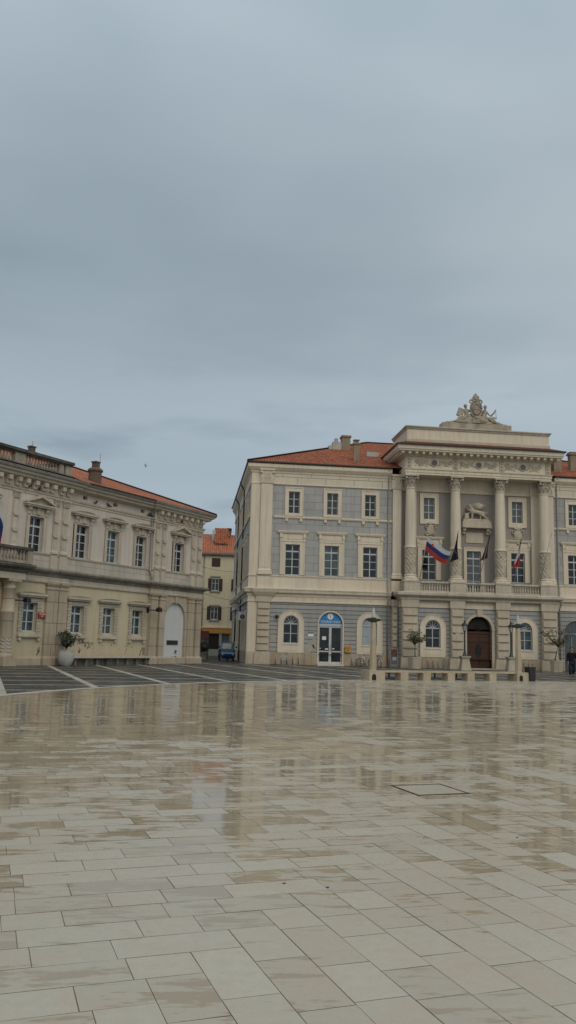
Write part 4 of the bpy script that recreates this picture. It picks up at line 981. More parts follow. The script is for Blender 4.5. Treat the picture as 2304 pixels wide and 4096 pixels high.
# dormer and chimneys on its roof
mb = MB(); mb.box(1.35, 2.85, 2.3, 6, 12.6, 13.45); dm = mb.build('dormer', M['yellow_wall'], rf)
mb = MB(); roof_poly(mb, [(1.25, 2.0, 13.5), (2.95, 2.0, 13.5), (2.95, 4.6, 15.75), (1.25, 4.6, 15.75)], (1, 0, 0), (0, 1, .6)); roof_poly(mb, [(1.4, 4.6, 15.75), (3.4, 4.6, 15.75), (3.4, 7.5, 14.6), (1.4, 7.5, 14.6)], (1, 0, 0), (0, 1, .6)); mb.build('roof_slab', M['roof'], dm)
mb = MB(); mb.box(.95, 1.35, 3.6, 4.0, 13.8, 15.3); mb.build('chimney', M['pot'], rf)
mb = MB(); mb.box(2.75, 3.25, 5.0, 5.5, 14.8, 15.6); mb.frustum(3.0, 5.25, 15.6, 15.85, .42, .42, .3, .3); mb.build('chimney', M['chim'], rf)
# ------------------------------------------------------------------ sculptures
def rotz(a): return Matrix.Rotation(a, 3, 'Z')
st = thing('statue_group', 'weathered stone group of two seated women beside an oval shield, crowning the portico roof', 'statue', (23.05, 65.75, 19.55))
mb = MB(); mb.box(-2.95, 2.95, -.45, .55, 0, .5); mb.box(-2.6, 2.6, -.4, .5, .5, .56); mb.box(-.42, .42, -.5, .3, .56, .95); mb.box(-.2, .2, -.55, .2, .95, 1.15); mb.build('plinth', M['statue'], st)
mb = MB(); sh = 1.83; mb.ball((0, -.1, sh), .62, 3, 0, .02, (.74, .32, 1.05)); mb.build('shield', M['statue'], st)
mb = MB()
pts = [(.49 * math.cos(2 * PI * i / 24), -.22, sh + .72 * math.sin(2 * PI * i / 24)) for i in range(25)]; mb.tube(pts, .07, 6)
mb.tube([(.30 * math.cos(2 * PI * i / 20), -.29, sh + .44 * math.sin(2 * PI * i / 20)) for i in range(21)], .03, 5); mb.tube([(-.28, -.3, sh - .02), (.28, -.3, sh - .02)], .025, 4)
for s in (-1, 1):
    mb.ring((s * .4, -.15, sh + .66), .13, .06); mb.ring((s * .5, -.15, sh - .62), .14, .06); mb.ball((s * .52, -.15, sh - .2), .1, 1, 0, .25); mb.ball((s * .33, -.12, sh + .82), .13, 1, 0, .3); mb.ball((s * .22, -.2, sh - .8), .13, 1, 0, .3)
mb.build('shield_rim', M['statue'], st)
mb = MB()
for i, (x, z, r) in enumerate(((0, .88, .26), (-.2, .84, .16), (.2, .84, .16), (-.12, 1.02, .17), (.14, 1.05, .16), (0, 1.14, .17), (-.08, 1.22, .09), (.07, 1.24, .08), (0, 1.34, .07))): mb.ball((x, -.12, sh + z), r, 2, 0, .2, (1, .8, 1), seed=i)
mb.build('crown', M['statue'], st)
def woman(s, nm):
    # seated, leaning on the shield, legs stretched outward; s = side
    n = [(s * .8, .05, 1.0, .26, .2), (s * .78, .03, 1.25, .2, .16), (s * .76, 0, 1.55, .23, .17), (s * .8, 0, 1.72, .2, .13), (s * .83, -.02, 1.86, .07), (s * .85, -.05, 1.98, .11), (s * .86, -.06, 2.1, .125), (s * .86, -.05, 2.18, .08),
         (s * .95, -.05, 1.72, .085), (s * 1.08, -.15, 1.45, .07), (s * 1.22, -.25, 1.3, .055), (s * .5, -.05, 1.72, .085), (s * .42, -.22, 1.5, .065), (s * .5, -.3, 1.3, .05),
         (s * 1.0, -.2, 1.02, .2), (s * 1.38, -.28, 1.12, .16), (s * 1.62, -.25, .78, .11), (s * 1.82, -.25, .62, .07), (s * 2.0, -.3, .6, .06),
         (s * 1.0, .1, .95, .2), (s * 1.45, -.02, .92, .15), (s * 1.8, 0, .7, .1), (s * 2.12, -.05, .6, .06)]
    e = [(0, 1), (1, 2), (2, 3), (3, 4), (4, 5), (5, 6), (6, 7), (3, 8), (8, 9), (9, 10), (3, 11), (11, 12), (12, 13), (0, 14), (14, 15), (15, 16), (16, 17), (17, 18), (0, 19), (19, 20), (20, 21), (21, 22)]
    return skin('figure', n, e, M['statue'], st, sub=2)
for s in (-1, 1):
    f = woman(s, s); g = random.Random(20 + s); mb = MB()
    for i in range(16):
        t = i / 15; x = .55 + 1.75 * t; mb.ball((s * x, -.15 + g.uniform(-.15, .2), .56 + (1 - t) * .3 * g.random()), (.42 - .26 * t) * g.uniform(.85, 1.1), 2, 0, .12, (1.3, .8, .75), seed=i)
    for i in range(9): mb.ball((s * (.35 + .14 * i), -.05 + g.uniform(-.1, .2), .95 - .05 * i), .3 - .012 * i, 2, 0, .1, (1.1, .8, 1.1 - .05 * i), seed=40 + i)
    for i in range(6): mb.ball((s * (.55 + .06 * i), -.1, 1.0 + .12 * i), .24 - .015 * i, 2, 0, .08, (1, .8, 1), seed=60 + i)
    for i in range(5): mb.tube([(s * (1.0 + .1 * i), -.36 - .02 * i, 1.05 - .03 * i), (s * (1.25 + .1 * i), -.42, .8 - .03 * i), (s * (1.5 + .14 * i), -.36, .62)], .045, 5)
    mb.ball((s * 2.3, -.1, .6), .16, 2, 0, .15, (2.2, .8, .5)); mb.build('drapery', M['statue'], f)
    mb = MB(); mb.ball((s * .86, .0, 2.13), .15, 2, 0, .1, (1, 1, .95)); mb.ball((s * .86, .1, 2.05), .08, 1); mb.build('hair', M['statue'], f)
mb = MB(); mb.box(-.26, .26, -.07, .07, -.36, .36, 0, Matrix.Translation((-1.32, -.1, 1.5)) @ Matrix.Rotation(.35, 4, 'Y')); mb.box(-.2, .2, -.1, -.05, -.3, .3, 0, Matrix.Translation((-1.32, -.1, 1.5)) @ Matrix.Rotation(.35, 4, 'Y')); mb.build('book', M['statue'], st)
mb = MB(); mb.tube([(1.25, -.25, 1.28), (1.5, -.28, 1.55), (1.68, -.28, 1.85)], [.06, .07, .05], 6); mb.tube([(1.66, -.28, 1.8), (1.7, -.28, 1.2)], .02, 5); mb.tube([(1.3, -.28, 1.2), (1.75, -.28, 1.1)], .05, 5); mb.build('anchor', M['statue'], st)

li = thing('winged_lion_relief', 'carved stone winged lion with a book, on the shelf between the middle columns', 'lion statue', (23.2, 66.2, 11.98))
mb = MB(); mb.box(-1.12, 1.15, -.18, .25, 0, .14); mb.frustum(-.1, 0, .14, .2, 1.1, .16, 1.0, .12)
for i in range(8): mb.ball((rng.uniform(-.9, 1.1), rng.uniform(-.1, .1), .17), .08, 1, 0, .3)
mb.build('plinth', M['carved'], li)
n = [(.28, 0, .78, .2, .18), (-.05, 0, .82, .2, .2), (-.36, -.02, .92, .23, .21), (-.52, -.06, 1.1, .17), (-.58, -.14, 1.2, .15), (-.6, -.27, 1.15, .08), (.52, 0, .72, .18, .16),
     (.66, -.02, .52, .12), (.74, -.02, .38, .075), (.92, -.02, .3, .06), (.98, -.02, .2, .055), (.9, -.05, .17, .05), (.45, .08, .5, .1), (.36, .08, .34, .07), (.4, .08, .2, .055), (.3, .05, .18, .05),
     (-.36, -.05, .66, .11), (-.34, -.05, .42, .075), (-.38, -.06, .22, .06), (-.46, -.1, .18, .055), (-.52, .06, .72, .1), (-.72, 0, .62, .07), (-.88, -.05, .66, .06), (.72, 0, .84, .05), (.88, 0, .7, .03), (.98, 0, .86, .03)]
e = [(0, 1), (1, 2), (2, 3), (3, 4), (4, 5), (0, 6), (6, 7), (7, 8), (8, 9), (9, 10), (10, 11), (6, 12), (12, 13), (13, 14), (14, 15), (2, 16), (16, 17), (17, 18), (18, 19), (2, 20), (20, 21), (21, 22), (6, 23), (23, 24), (24, 25)]
skin('lion_body', n, e, M['carved'], li, sub=2)
mb = MB(); g = random.Random(3)
for i in range(22):
    a = g.uniform(0, 2 * PI); mb.ball((-.55 + .21 * math.cos(a), -.06 + g.uniform(-.1, .08), 1.12 + .23 * math.sin(a)), .085, 1, 0, .2, seed=i)
for i in range(10): mb.ball((-.45 + g.uniform(-.12, .1), -.1, .8 + g.uniform(-.12, .2)), .1, 1, 0, .2, seed=i)
mb.ball((-.74, -.1, 1.34), .05, 1); mb.ball((-.44, -.1, 1.36), .05, 1); mb.build('mane', M['carved'], li)
mb = MB()
for i in range(7):
    t = i / 6; mb.tube([(-.28 + .05 * i, -.1 - .01 * i, 1.02), (-.24 + .09 * i, -.16, 1.46 - .05 * i), (.2 + .1 * i * .7, -.16, 1.5 - .06 * i), (.9 - .12 * i, -.12, 1.26 - .035 * i)], [.05, .06, .055, .025], 6)
mb.build('wing', M['carved'], li)
mb = MB(); mb.box(-1.02, -.68, -.16, .1, .14, .62); mb.box(-.98, -.72, -.185, -.15, .2, .56); mb.build('book', M['carved'], li)

# ------------------------------------------------------------------ flags on the balcony
def flagpole(label, b, t, cloth=None):
    """b, t: foot and tip of the pole"""
    b, t = Vector(b), Vector(t); fp = thing('flagpole', label, 'flag', b, 0, 'flagpoles on the balcony')
    d = t - b; mb = MB(); mb.tube([(0, 0, 0), tuple(d)], [.035, .022], 8); mb.lathe((0, 0, -.06), [(.06, 0), (.06, .16)], 8); mb.build('pole', M['zinc'], fp)
    mb = MB(); mb.ball(tuple(d), .055, 2); mb.build('finial', M['lens'], fp)
    if cloth: cloth(fp, d)
    return fp
def grid_cloth(fp, fn, nu, nv, mats, midx, name='flag_cloth'):
    vs = [fn(i / nu, j / nv) for j in range(nv + 1) for i in range(nu + 1)]; mb = MB()
    for j in range(nv):
        for i in range(nu):
            a = j * (nu + 1) + i; k = midx((i + .5) / nu, (j + .5) / nv)
            mb.add([vs[a], vs[a + 1], vs[a + nu + 2], vs[a + nu + 1]], [(0, 1, 2, 3)], k, True)
    o = mb.build(name, mats, fp)
    bm = bmesh.new(); bm.from_mesh(o.data); bmesh.ops.remove_doubles(bm, verts=bm.verts, dist=.0005); bm.to_mesh(o.data); bm.free(); return o
def fly_slovene(fp, d):
    a, b_ = d * .97, d * .68      # hoist top and bottom on the pole
    c, e_ = a + Vector((1.85, -.35, -1.15)), b_ + Vector((1.62, -.35, -1.2))
    def fn(u, v):
        p = a.lerp(c, u).lerp(b_.lerp(e_, u), v); return tuple(p + Vector((0, .1 * math.sin(u * 8 + v) * u, .10 * math.sin(u * 6.5 + 1.2 * v) * u - .12 * math.sin(PI * u))))
    grid_cloth(fp, fn, 24, 12, [M['fl_white'], M['fl_blue'], M['fl_red']], lambda u, v: min(2, int(v * 3)))
    mb = MB(); q = Vector(fn(.25, .34)); mb.prism_y([(q.x - .09, q.z + .12), (q.x - .09, q.z - .06), (q.x, q.z - .15), (q.x + .09, q.z - .06), (q.x + .09, q.z + .12)], q.y - .06, q.y - .03)
    mb.build('flag_shield', M['fl_red'], fp)
def limp(mats, midx, length, w0, w1, dx):
    def f(fp, d):
        a = d * .96; dn = (d * -1).normalized()
        def fn(u, v):
            p = a + d * (-(v * .55)); s = w0 + (w1 - w0) * v
            x = dx + (u - .5) * s * (1 - .15 * math.sin(6 * u)); fold = .07 * math.sin(u * 13 + 2.5 * v) * (.3 + v)
            return (p.x * 1 + x * v + (u - .5) * .06, p.y - .05 + fold, a.z - length * v * (1 - .12 * u))
        grid_cloth(fp, fn, 14, 18, mats, midx)
    return f
FPY0, FPY1 = 64.86, 63.9
def fpos(x, z, Y): return (x * Y / 64.5, Y, 1.6 + (z - 1.6) * Y / 64.5)
flagpole('white, blue and red striped flag blowing out beside the left column', fpos(17.95, 6.9, FPY0), fpos(18.6, 10.44, FPY1), fly_slovene)
def eu(fp, d):
    limp([M['fl_navy']], lambda u, v: 0, 2.3, .14, .62, .1)(fp, d)
    mb = MB()
    for i in range(4): mb.ball((d.x * .62 + .06 * i - .12, d.y * .62 - .1, d.z * .62 - .12 * i + .1), .035, 1, 0, 0, (1, .3, 1))
    mb.build('flag_stars', M['yellow'], fp)
flagpole('limp navy blue flag hanging beside the second column from the left', fpos(20.35, 6.9, FPY0), fpos(21.11, 10.9, FPY1), eu)
flagpole('limp dark red and navy flag hanging right of the middle window', fpos(22.76, 6.85, FPY0), fpos(23.78, 10.9, FPY1), limp([M['fl_dkred'], M['fl_navy']], lambda u, v: 0 if u + (.5 - v) * .4 < .34 else 1, 2.1, .12, .52, .04))
flagpole('limp green, white and red flag hanging in front of the right window', fpos(25.72, 6.9, FPY0), fpos(26.35, 10.56, FPY1), limp([M['fl_green'], M['fl_white'], M['fl_red']], lambda u, v: min(2, int((v * .85 + u * .3) * 3 / 1.1)), 2.3, .14, .6, -.08))
flagpole('bare slanting flagpole without a flag in front of the right column', fpos(27.81, 6.85, FPY0), fpos(28.9, 10.95, FPY1))
# flag on the courthouse balcony, at the edge of the view
b = Vector(cw(-21.2, -.95, 6.5)); t = Vector(cw(-21.5, -1.9, 7.95)); fp = thing('flagpole', 'blue flag with white and red drooping over the blackened courthouse balcony', 'flag', b)
d = t - b; mb = MB(); mb.tube([(0, 0, 0), tuple(d)], .025, 8); mb.build('pole', M['zinc'], fp)
def fn(u, v):
    a = d * (1 - .35 * v); return (a.x + (.55 * u) * (.9 + .1 * v) - .02, a.y + .06 * math.sin(9 * u + v), a.z - .5 * u * u - .75 * v * u - .1 * math.sin(7 * u))
grid_cloth(fp, fn, 14, 12, [M['fl_white'], M['fl_blue'], M['fl_red']], lambda u, v: 0 if v < .2 else 1 if v < .75 else 2)

# ------------------------------------------------------------------ street furniture before the town hall
def pillar(label, loc):
    o = thing('stone_flag_pillar', label, 'pillar', loc, R(19.4), 'stone flag pillars at the ends of the bench')
    mb = MB(); mb.box(-.44, .44, -.4, .4, 0, .42); mb.box(-.4, .4, -.36, .36, .42, .45); mb.build('base', M['bench'], o)
    mb = MB(); a = [(x, z) for x, z in arch_pts(-.18, .18, .12, 8)] + [(-.3, 0.01), (-.06, .01)]; mb.add([(x, -.404, z) for x, z in a], [tuple(range(len(a)))]); mb.build('drain_niche', M['dark'], o)
    mb = MB(); mb.lathe((0, 0, 0), [(.19, .45), (.17, .5), (.165, .9), (.12, 2.75), (.13, 2.78)], 8, 0, False); mb.build('shaft', M['bench'], o)
    mb = MB(); mb.lathe((0, 0, 0), [(.14, 2.76), (.16, 2.8), (.16, 2.92), (.12, 2.98)], 10)
    for s in (-1, 1): mb.prism_y([(s * .1, 2.76), (s * .3, 2.83), (s * .45, 2.87), (s * .3, 2.93), (s * .1, 2.94)][::s], -.1, .1)
    mb.build('bracket', M['bronze'], o)
    mb = MB(); mb.lathe((0, 0, 0), [(.1, 2.97), (.105, 3.05), (.07, 3.3), (.01, 3.48)], 8, 0, False); mb.build('spike', M['spike'], o); return o
pillar('tapering stone flag pillar with bronze bracket at the left end of the low bench', (8.93, 40.35, 0))
pillar('tapering stone flag pillar with bronze bracket beside the black bin', (17.42, 43.3, 0))
bn = thing('stone_bench', 'long low pale stone bench on square blocks between the two flag pillars', 'bench', (8.93, 40.35, 0), R(19.2))
for i, (a, b) in enumerate(((.42, 2.9), (2.92, 4.45), (4.47, 6.0), (6.02, 7.5), (7.52, 8.6))):
    mb = MB(); mb.box(a, b, -.24, .28, .372, .46); mb.build('seat', M['bench'], bn)
for x in (1.62, 2.95, 4.42, 5.65, 7.05):
    mb = MB(); mb.box(x - .22, x + .22, -.3, .22, 0, .37); mb.build('leg', M['bench'], bn)
def lamp(label, loc):
    o = thing('street_lamp', label, 'street lamp', loc, 0, 'street lamps at the town hall door')
    mb = MB(); mb.frustum(0, 0, 0, .16, .4, .4, .38, .38); mb.frustum(0, 0, .16, .9, .36, .36, .26, .26); mb.box(-.33, .33, -.33, .33, .9, 1.0); mb.box(-.37, .37, -.37, .37, 1.0, 1.06); mb.build('plinth', M['planter'], o)
    mb = MB(); mb.lathe((0, 0, 0), [(.2, 1.06), (.2, 1.1), (.13, 1.16), (.1, 1.35), (.07, 1.42), (.06, 1.8), (.048, 2.75), (.08, 2.78), (.05, 2.84), (.1, 2.93)], 12); mb.build('post', M['iron'], o)
    mb = MB(); mb.lathe((0, 0, 0), [(.1, 2.93), (.2, 3.34)], 6, 0, False); mb.build('lantern_glass', M['lens'], o)
    mb = MB(); mb.lathe((0, 0, 0), [(.25, 3.34), (.25, 3.39), (.16, 3.5), (.06, 3.56), (.06, 3.64), (.09, 3.66), (.02, 3.78)], 6, 0, False)
    for i in range(6):
        a = PI / 3 * i; mb.tube([(.1 * math.cos(a), .1 * math.sin(a), 2.93), (.205 * math.cos(a), .205 * math.sin(a), 3.34)], .012, 4)
    mb.build('lantern_cap', M['iron'], o); return o
l1 = lamp('dark green lantern on a stone plinth, left of the brown door', (20.85, 62.3, 0))
dup(l1, (24.62, 62.6, 0), None, 'dark green lantern on a stone plinth, right of the brown door behind the pillar')
bi = thing('litter_bin', 'black metal litter bin standing beside the right flag pillar', 'bin', (18.02, 43.2, 0), R(19))
mb = MB(); mb.frustum(0, 0, .04, .7, .2, .17, .21, .18); mb.build('body', M['black'], bi); mb = MB(); mb.box(-.23, .23, -.2, .2, .7, .74); mb.build('rim', M['iron'], bi); mb = MB(); mb.box(-.18, .18, -.16, .16, 0, .04); mb.build('foot', M['black'], bi)
def para(label, loc):
    o = thing('parasol_base', label, 'parasol base', loc, 0, 'parasol bases behind the bench'); mb = MB(); mb.lathe((0, 0, 0), [(.36, 0), (.36, .05), (.3, .08), (.06, .1)], 20); mb.build('plate', M['black'], o); mb = MB(); mb.lathe((0, 0, 0), [(.05, .1), (.05, .36)], 10); mb.build('socket', M['black'], o); return o
p1 = para('black round parasol base without parasol behind the bench, near the left pillar', (10.05, 41.7, 0)); dup(p1, (12.75, 42.9, 0), None, 'black round parasol base without parasol behind the middle of the bench')
dup(p1, (14.0, 43.2, 0), None, 'black round parasol base without parasol behind the bench, farthest right')
# planters with little trees
def leaves(mb, pts, n, spread, size, g, m=0):
    for i in range(n):
        p = g.choice(pts); c = Vector(p) + Vector((g.gauss(0, spread), g.gauss(0, spread), g.gauss(0, spread * .8)))
        d = Vector((g.uniform(-1, 1), g.uniform(-1, 1), g.uniform(-.7, .7))).normalized(); s = d.orthogonal().normalized(); s = (s * math.cos(i) + d.cross(s) * math.sin(i)); l = size * g.uniform(.7, 1.3)
        mb.add([tuple(c - d * l), tuple(c + s * l * .4), tuple(c + d * l), tuple(c - s * l * .4)], [(0, 1, 2, 3)], m)
def tree(o, base, paths, nleaf, spread, size, leafmat_, seed, r0=.045):
    mb = MB(); tips = []
    for p in paths:
        k = len(p); mb.tube(p, [r0 * (1 - .75 * (i / (k - 1))) if p is paths[0] else r0 * .55 * (1 - .7 * i / (k - 1)) for i in range(k)], 6)
        tips += [p[-1], p[-1], p[-2]] if p is not paths[0] else [p[-1]]
    mb.build('trunk', M['bark'], o)
    g = random.Random(seed); mb = MB(); leaves(mb, tips, nleaf, spread, size, g); mb.build('crown', leafmat_, o)
def octplanter(o, r, h):
    mb = MB(); mb.lathe((0, 0, 0), [(r * .86, 0), (r * .88, .05), (r, h * .85), (r * 1.03, h * .88), (r * 1.03, h), (r * .9, h)], 8, 0, False); mb.build('planter', M['planter'], o)
    mb = MB(); mb.lathe((0, 0, 0), [(0.0001, h - .06), (r * .9, h - .06)], 8, 0, False); mb.build('soil', M['soil'], o)
t1 = thing('potted_tree', 'small round-headed citrus tree in a stone planter left of the barred pier', 'potted tree', (17.32, 63.55, 0), .2, 'small trees in stone planters')
octplanter(t1, .54, .88)
g = random.Random(8); P = [[(0, 0, .8), (.02, 0, 1.4), (-.01, 0, 1.95)]]
for i in range(12):
    a = 2 * PI * i / 12; r = g.uniform(.3, .52); P.append([(0, 0, 1.75), (.5 * r * math.cos(a), .5 * r * math.sin(a), 2.1 + g.uniform(0, .2)), (r * math.cos(a) - .05, r * math.sin(a), 2.25 + g.uniform(-.1, .55))])
for z in (2.3, 2.45, 2.2): P.append([(.05, 0, 1.9), (.5, 0, 2.1), (.82, -.05, z + .05)])
tree(t1, 0, P, 620, .13, .08, M['leaf'], 5)
t2 = thing('potted_tree', 'crooked sparse tree in a stone planter beside the walking person', 'potted tree', (28.45, 63.1, 0), 0, 'small trees in stone planters')
octplanter(t2, .52, .88)
P = [[(-.15, 0, .8), (-.02, 0, 1.3), (.15, 0, 1.95)]]
for a, z, r in ((2.9, 2.85, .8), (3.3, 2.6, .75), (2.6, 3.1, .5), (.2, 2.8, .85), (-.3, 2.6, .75), (.6, 3.0, .6), (1.5, 3.1, .3), (-1.5, 3.0, .4), (3.1, 2.95, 1.05), (.1, 3.0, 1.05), (2.2, 2.3, .6), (.3, 2.2, .5)): P.append([(.15, 0, 1.9), (.15 + .4 * r * math.cos(a), .4 * r * math.sin(a), 2.2 + .2 * (z - 2)), (.15 + r * math.cos(a), r * math.sin(a), z)])
tree(t2, 0, P, 560, .15, .075, M['leaf'], 9, .055)
# advertising stand, bicycle, racks, post box
sg = thing('advert_stand', 'grey pavement sign with a red poster beside the bicycle', 'advert stand', (15.95, 64.6, 0), R(-4))
mb = MB(); mb.frustum(0, 0, 0, .07, .45, .35, .42, .3); mb.build('base', M['black'], sg)
mb = MB(); mb.box(-.31, .31, -.05, .05, .22, 1.46); mb.box(-.26, -.2, -.03, .03, .07, .22); mb.box(.2, .26, -.03, .03, .07, .22); mb.build('frame', M['steel'], sg)
mb = MB(); mb.box(-.27, .27, -.056, -.05, .26, 1.42); mb.build('panel', M['panelgrey'], sg)
mb = MB(); mb.box(-.22, .25, -.062, -.056, .88, 1.4); mb.build('poster', M['poster'], sg)
link('lettering', text_mesh('20', .32, M['white']), sg, (0, -.064, .68))
def bicycle(label, loc, rz, mat):
    o = thing('bicycle', label, 'bicycle', loc, rz, 'bicycles')       # points along local -y
    for y in (-.52, .52):
        mb = MB(); mb.ring((0, y, .34), .32, .022, 'x', 24, 6); wt = mb.build('wheel', M['rubber'], o)
        mb = MB(); mb.ring((0, y, .34), .295, .01, 'x', 24, 4); mb.lathe((0, 0, 0), [(0, 0)], 3) if False else None
        for i in range(10): a = 2 * PI * i / 10; mb.tube([(0, y, .34), (0, y + .295 * math.cos(a), .34 + .295 * math.sin(a))], .004, 3)
        mb.build('rim', M['steel'], wt)
    mb = MB(); bb, seat, head = (0, .1, .32), (0, .2, .85), (0, -.36, .88)
    for a, b in ((bb, seat), (bb, head), ((0, .19, .78), (0, -.35, .8)), (bb, (0, .52, .34)), (seat, (0, .52, .34)), (head, (0, -.52, .34))): mb.tube([a, b], .018, 6)
    mb.build('frame', mat, o)
    mb = MB(); mb.tube([(0, -.36, .86), (0, -.38, 1.02)], .016, 6); mb.tube([(-.3, -.22, 1.04), (-.2, -.36, 1.06), (0, -.38, 1.02), (.2, -.36, 1.06), (.3, -.22, 1.04)], .015, 6); mb.build('handlebar', M['steel'], o)
    mb = MB(); mb.ball((0, .2, .92), .12, 2, 0, 0, (.7, 1.1, .35)); mb.build('saddle', M['black'], o)
    mb = MB(); mb.ring((0, -.52, .34), .36, .012, 'x', 12, 5, 0, PI * .2, PI * .9); mb.ring((0, .52, .34), .36, .012, 'x', 12, 5, 0, PI * .1, PI * .8); mb.build('mudguard', mat, o)
    mb = MB(); mb.box(-.16, .16, -.62, -.4, .78, .95); mb.build('basket', M['steel'], o); return o
bk = bicycle('grey city bicycle parked behind the left flag pillar', (14.62, 64.9, 0), .25, M['white'])
dup(bk, (13.95, 65.5, 0), .9, 'bicycle half hidden behind the stone pillar shaft, under the blind window')
def rack(label, loc, rz, n_, pitch):
    o = thing('bicycle_rack', label, 'bicycle rack', loc, rz, 'bicycle racks along the plinth')
    mb = MB(); mb.tube([(-.1, 0, .03), (pitch * n_, 0, .03)], .02, 6); mb.build('rail', M['steel'], o)
    for i in range(n_):
        x = pitch * i; mb = MB(); mb.tube([(x, -.2, .03), (x, -.2, .45), (x, -.1, .55), (x, .1, .55), (x, .14, .45), (x, .14, .03)], .022, 6); mb.build('hoop', M['steel'], o)
rack('row of five steel bicycle hoops left of the tourist office door', (6.85, 66.0, 0), 0, 5, .45)
rack('row of four steel bicycle hoops right of the yellow post box', (12.9, 66.0, 0), 0, 4, .35)
rack('row of steel bicycle hoops left of the brown main door', (18.7, 64.7, 0), 0, 4, .4)
rack('row of steel bicycle hoops under the window right of the main door', (25.8, 64.7, 0), 0, 5, .36)
pb = thing('post_box', 'yellow post box on the wall right of the glass door', 'post box', (12.63, 66.5, 1.08))
mb = MB(); mb.box(-.21, .21, -.24, -.002, 0, .42); mb.prism_y([(-.22, .42), (.22, .42), (.19, .5), (-.19, .5)], -.25, -.002); mb.build('box', M['yellow'], pb); mb = MB(); mb.box(-.14, .14, -.247, -.24, .3, .35); mb.box(-.05, .05, -.246, -.24, .1, .2); mb.build('slot', M['black'], pb)
# courthouse side: bench along the wall, big white pot with olive
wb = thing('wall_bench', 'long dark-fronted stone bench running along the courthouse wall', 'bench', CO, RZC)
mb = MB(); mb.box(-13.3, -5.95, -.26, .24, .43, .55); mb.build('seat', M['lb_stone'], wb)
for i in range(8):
    mb = MB(); x = -12.9 + .96 * i; mb.box(x - .07, x + .07, -.02, .2, .0, .43); mb.build('leg', M['lb_dark'], wb)  # legs coloured dark, as part of the shade painted below the seat
mb = MB(); mb.box(-13.2, -6.0, .205, .24, .0, .41); mb.build('back_panel', M['lb_dark'], wb)  # dark sheet that paints in the shadow beneath the seat
op = thing('potted_tree', 'bushy dark olive in a round white pot against the courthouse wall', 'potted tree', (-7.02, 50.84, 0), 0, 'potted shrubs of the square')
mb = MB(); mb.lathe((0, 0, 0), [(.28, 0), (.36, .1), (.46, .35), (.485, .55), (.46, .75), (.42, .86), (.44, .9), (.38, .9), (.37, .82)], 28); mb.build('pot', M['pot'], op); mb = MB(); mb.lathe((0, 0, 0), [(.0001, .83), (.38, .83)], 16); mb.build('soil', M['soil'], op)
g = random.Random(31); P = [[(0, 0, .8), (-.05, 0, 1.0), (.02, 0, 1.15)]]
for i in range(18):
    a = g.uniform(0, 2 * PI); r = g.uniform(.15, .5); P.append([(0, 0, 1.0), (.5 * r * math.cos(a), .5 * r * math.sin(a), 1.3), (r * math.cos(a) + .05, r * math.sin(a), 1.35 + g.uniform(0, .65) * (1 - .5 * r))])
tree(op, 0, P, 1000, .11, .075, M['olive'], 3, .04)
# side street: sign, lantern, three-wheeler, menu board, shrub, cables
sn = thing('hanging_sign', 'white square sign with a black wheelchair roundel hanging at the street corner', 'sign', (4.37, 69.6, 3.45))
mb = MB(); mb.box(-.34, .34, -.05, .05, 0, .68); mb.build('panel', M['white'], sn)
mb = MB(); mb.lathe((0, 0, 0), [(.2, 0), (.2, .012)], 22); o = mb.build('roundel', M['black'], sn, (.02, -.052, .27)); o.rotation_euler = (PI / 2, 0, 0)
mb = MB(); mb.ball((0, -.068, .38), .028, 1); mb.tube([(0, -.068, .34), (.0, -.068, .25), (.07, -.068, .25), (.1, -.068, .18)], .014, 5); mb.ring((.0, -.068, .22), .07, .012, 'y', 14, 4, 0, PI * .6, PI * 1.95); mb.build('symbol', M['white'], sn)
link('lettering', text_mesh('WC', .13, M['dark']), sn, (0, -.055, .58))
mb = MB(); mb.tube([(-.36, 0, .74), (.36, 0, .74)], .018, 5); mb.tube([(-.3, 0, .74), (-.3, 0, .68)], .01, 4); mb.tube([(.3, 0, .74), (.3, 0, .68)], .01, 4); mb.build('hanger', M['black'], sn)
la = thing('wall_lantern', 'black street lantern on a curved arm at the street corner, above the hanging sign', 'lantern', (4.55, 70.3, 5.0))
mb = MB(); mb.tube([(0, 0, -.1), (-.25, 0, .15), (-.6, 0, .12)], .03, 6); mb.tube([(0, 0, -.4), (-.35, 0, .1)], .02, 5); mb.tube([(-.6, 0, .12), (-.6, 0, -.05)], .02, 5); mb.build('arm', M['black'], la)
mb = MB(); mb.lathe((-.6, 0, 0), [(.26, -.18), (.08, -.05)], 6, 0, False); mb.lathe((-.6, 0, 0), [(.1, -.78), (.12, -.72)], 6); mb.build('cap', M['black'], la)
mb = MB(); mb.lathe((-.6, 0, 0), [(.12, -.72), (.22, -.18)], 6, 0, False); mb.build('glass', M['lens'], la)
tw = thing('three_wheeler', 'small blue three-wheeled van parked facing the square in the side street', 'three-wheeler', (3.5, 74.0, 0))
prof = [(.0, .34, .56), (-.04, .6, .6), (.0, .98, .6), (.06, 1.02, .58), (.34, 1.54, .5), (.46, 1.6, .48), (1.1, 1.6, .48), (1.22, 1.5, .5), (1.24, .98, .6), (1.24, .34, .6)]
mb = MB(); k = len(prof); vs = [(s * w_, y, z) for s in (-1, 1) for y, z, w_ in prof]
mb.add(vs, [tuple(range(k)), tuple(range(2 * k - 1, k - 1, -1))] + [((i + 1) % k, i, k + i, k + (i + 1) % k) for i in range(k)]); mb.build('cab', M['vanblue'], tw)
mb = MB(); mb.quad((-.5, .07, 1.06), (.5, .07, 1.06), (.44, .305, 1.5), (-.44, .305, 1.5)); mb.build('windscreen', M['pane_tint'], tw)
for s in (-1, 1): mb = MB(); mb.quad((s * .602, .22, 1.04), (s * .602, 1.05, 1.04), (s * .515, 1.05, 1.48), (s * .515, .42, 1.48)); mb.build('side_window', M['pane'], tw)
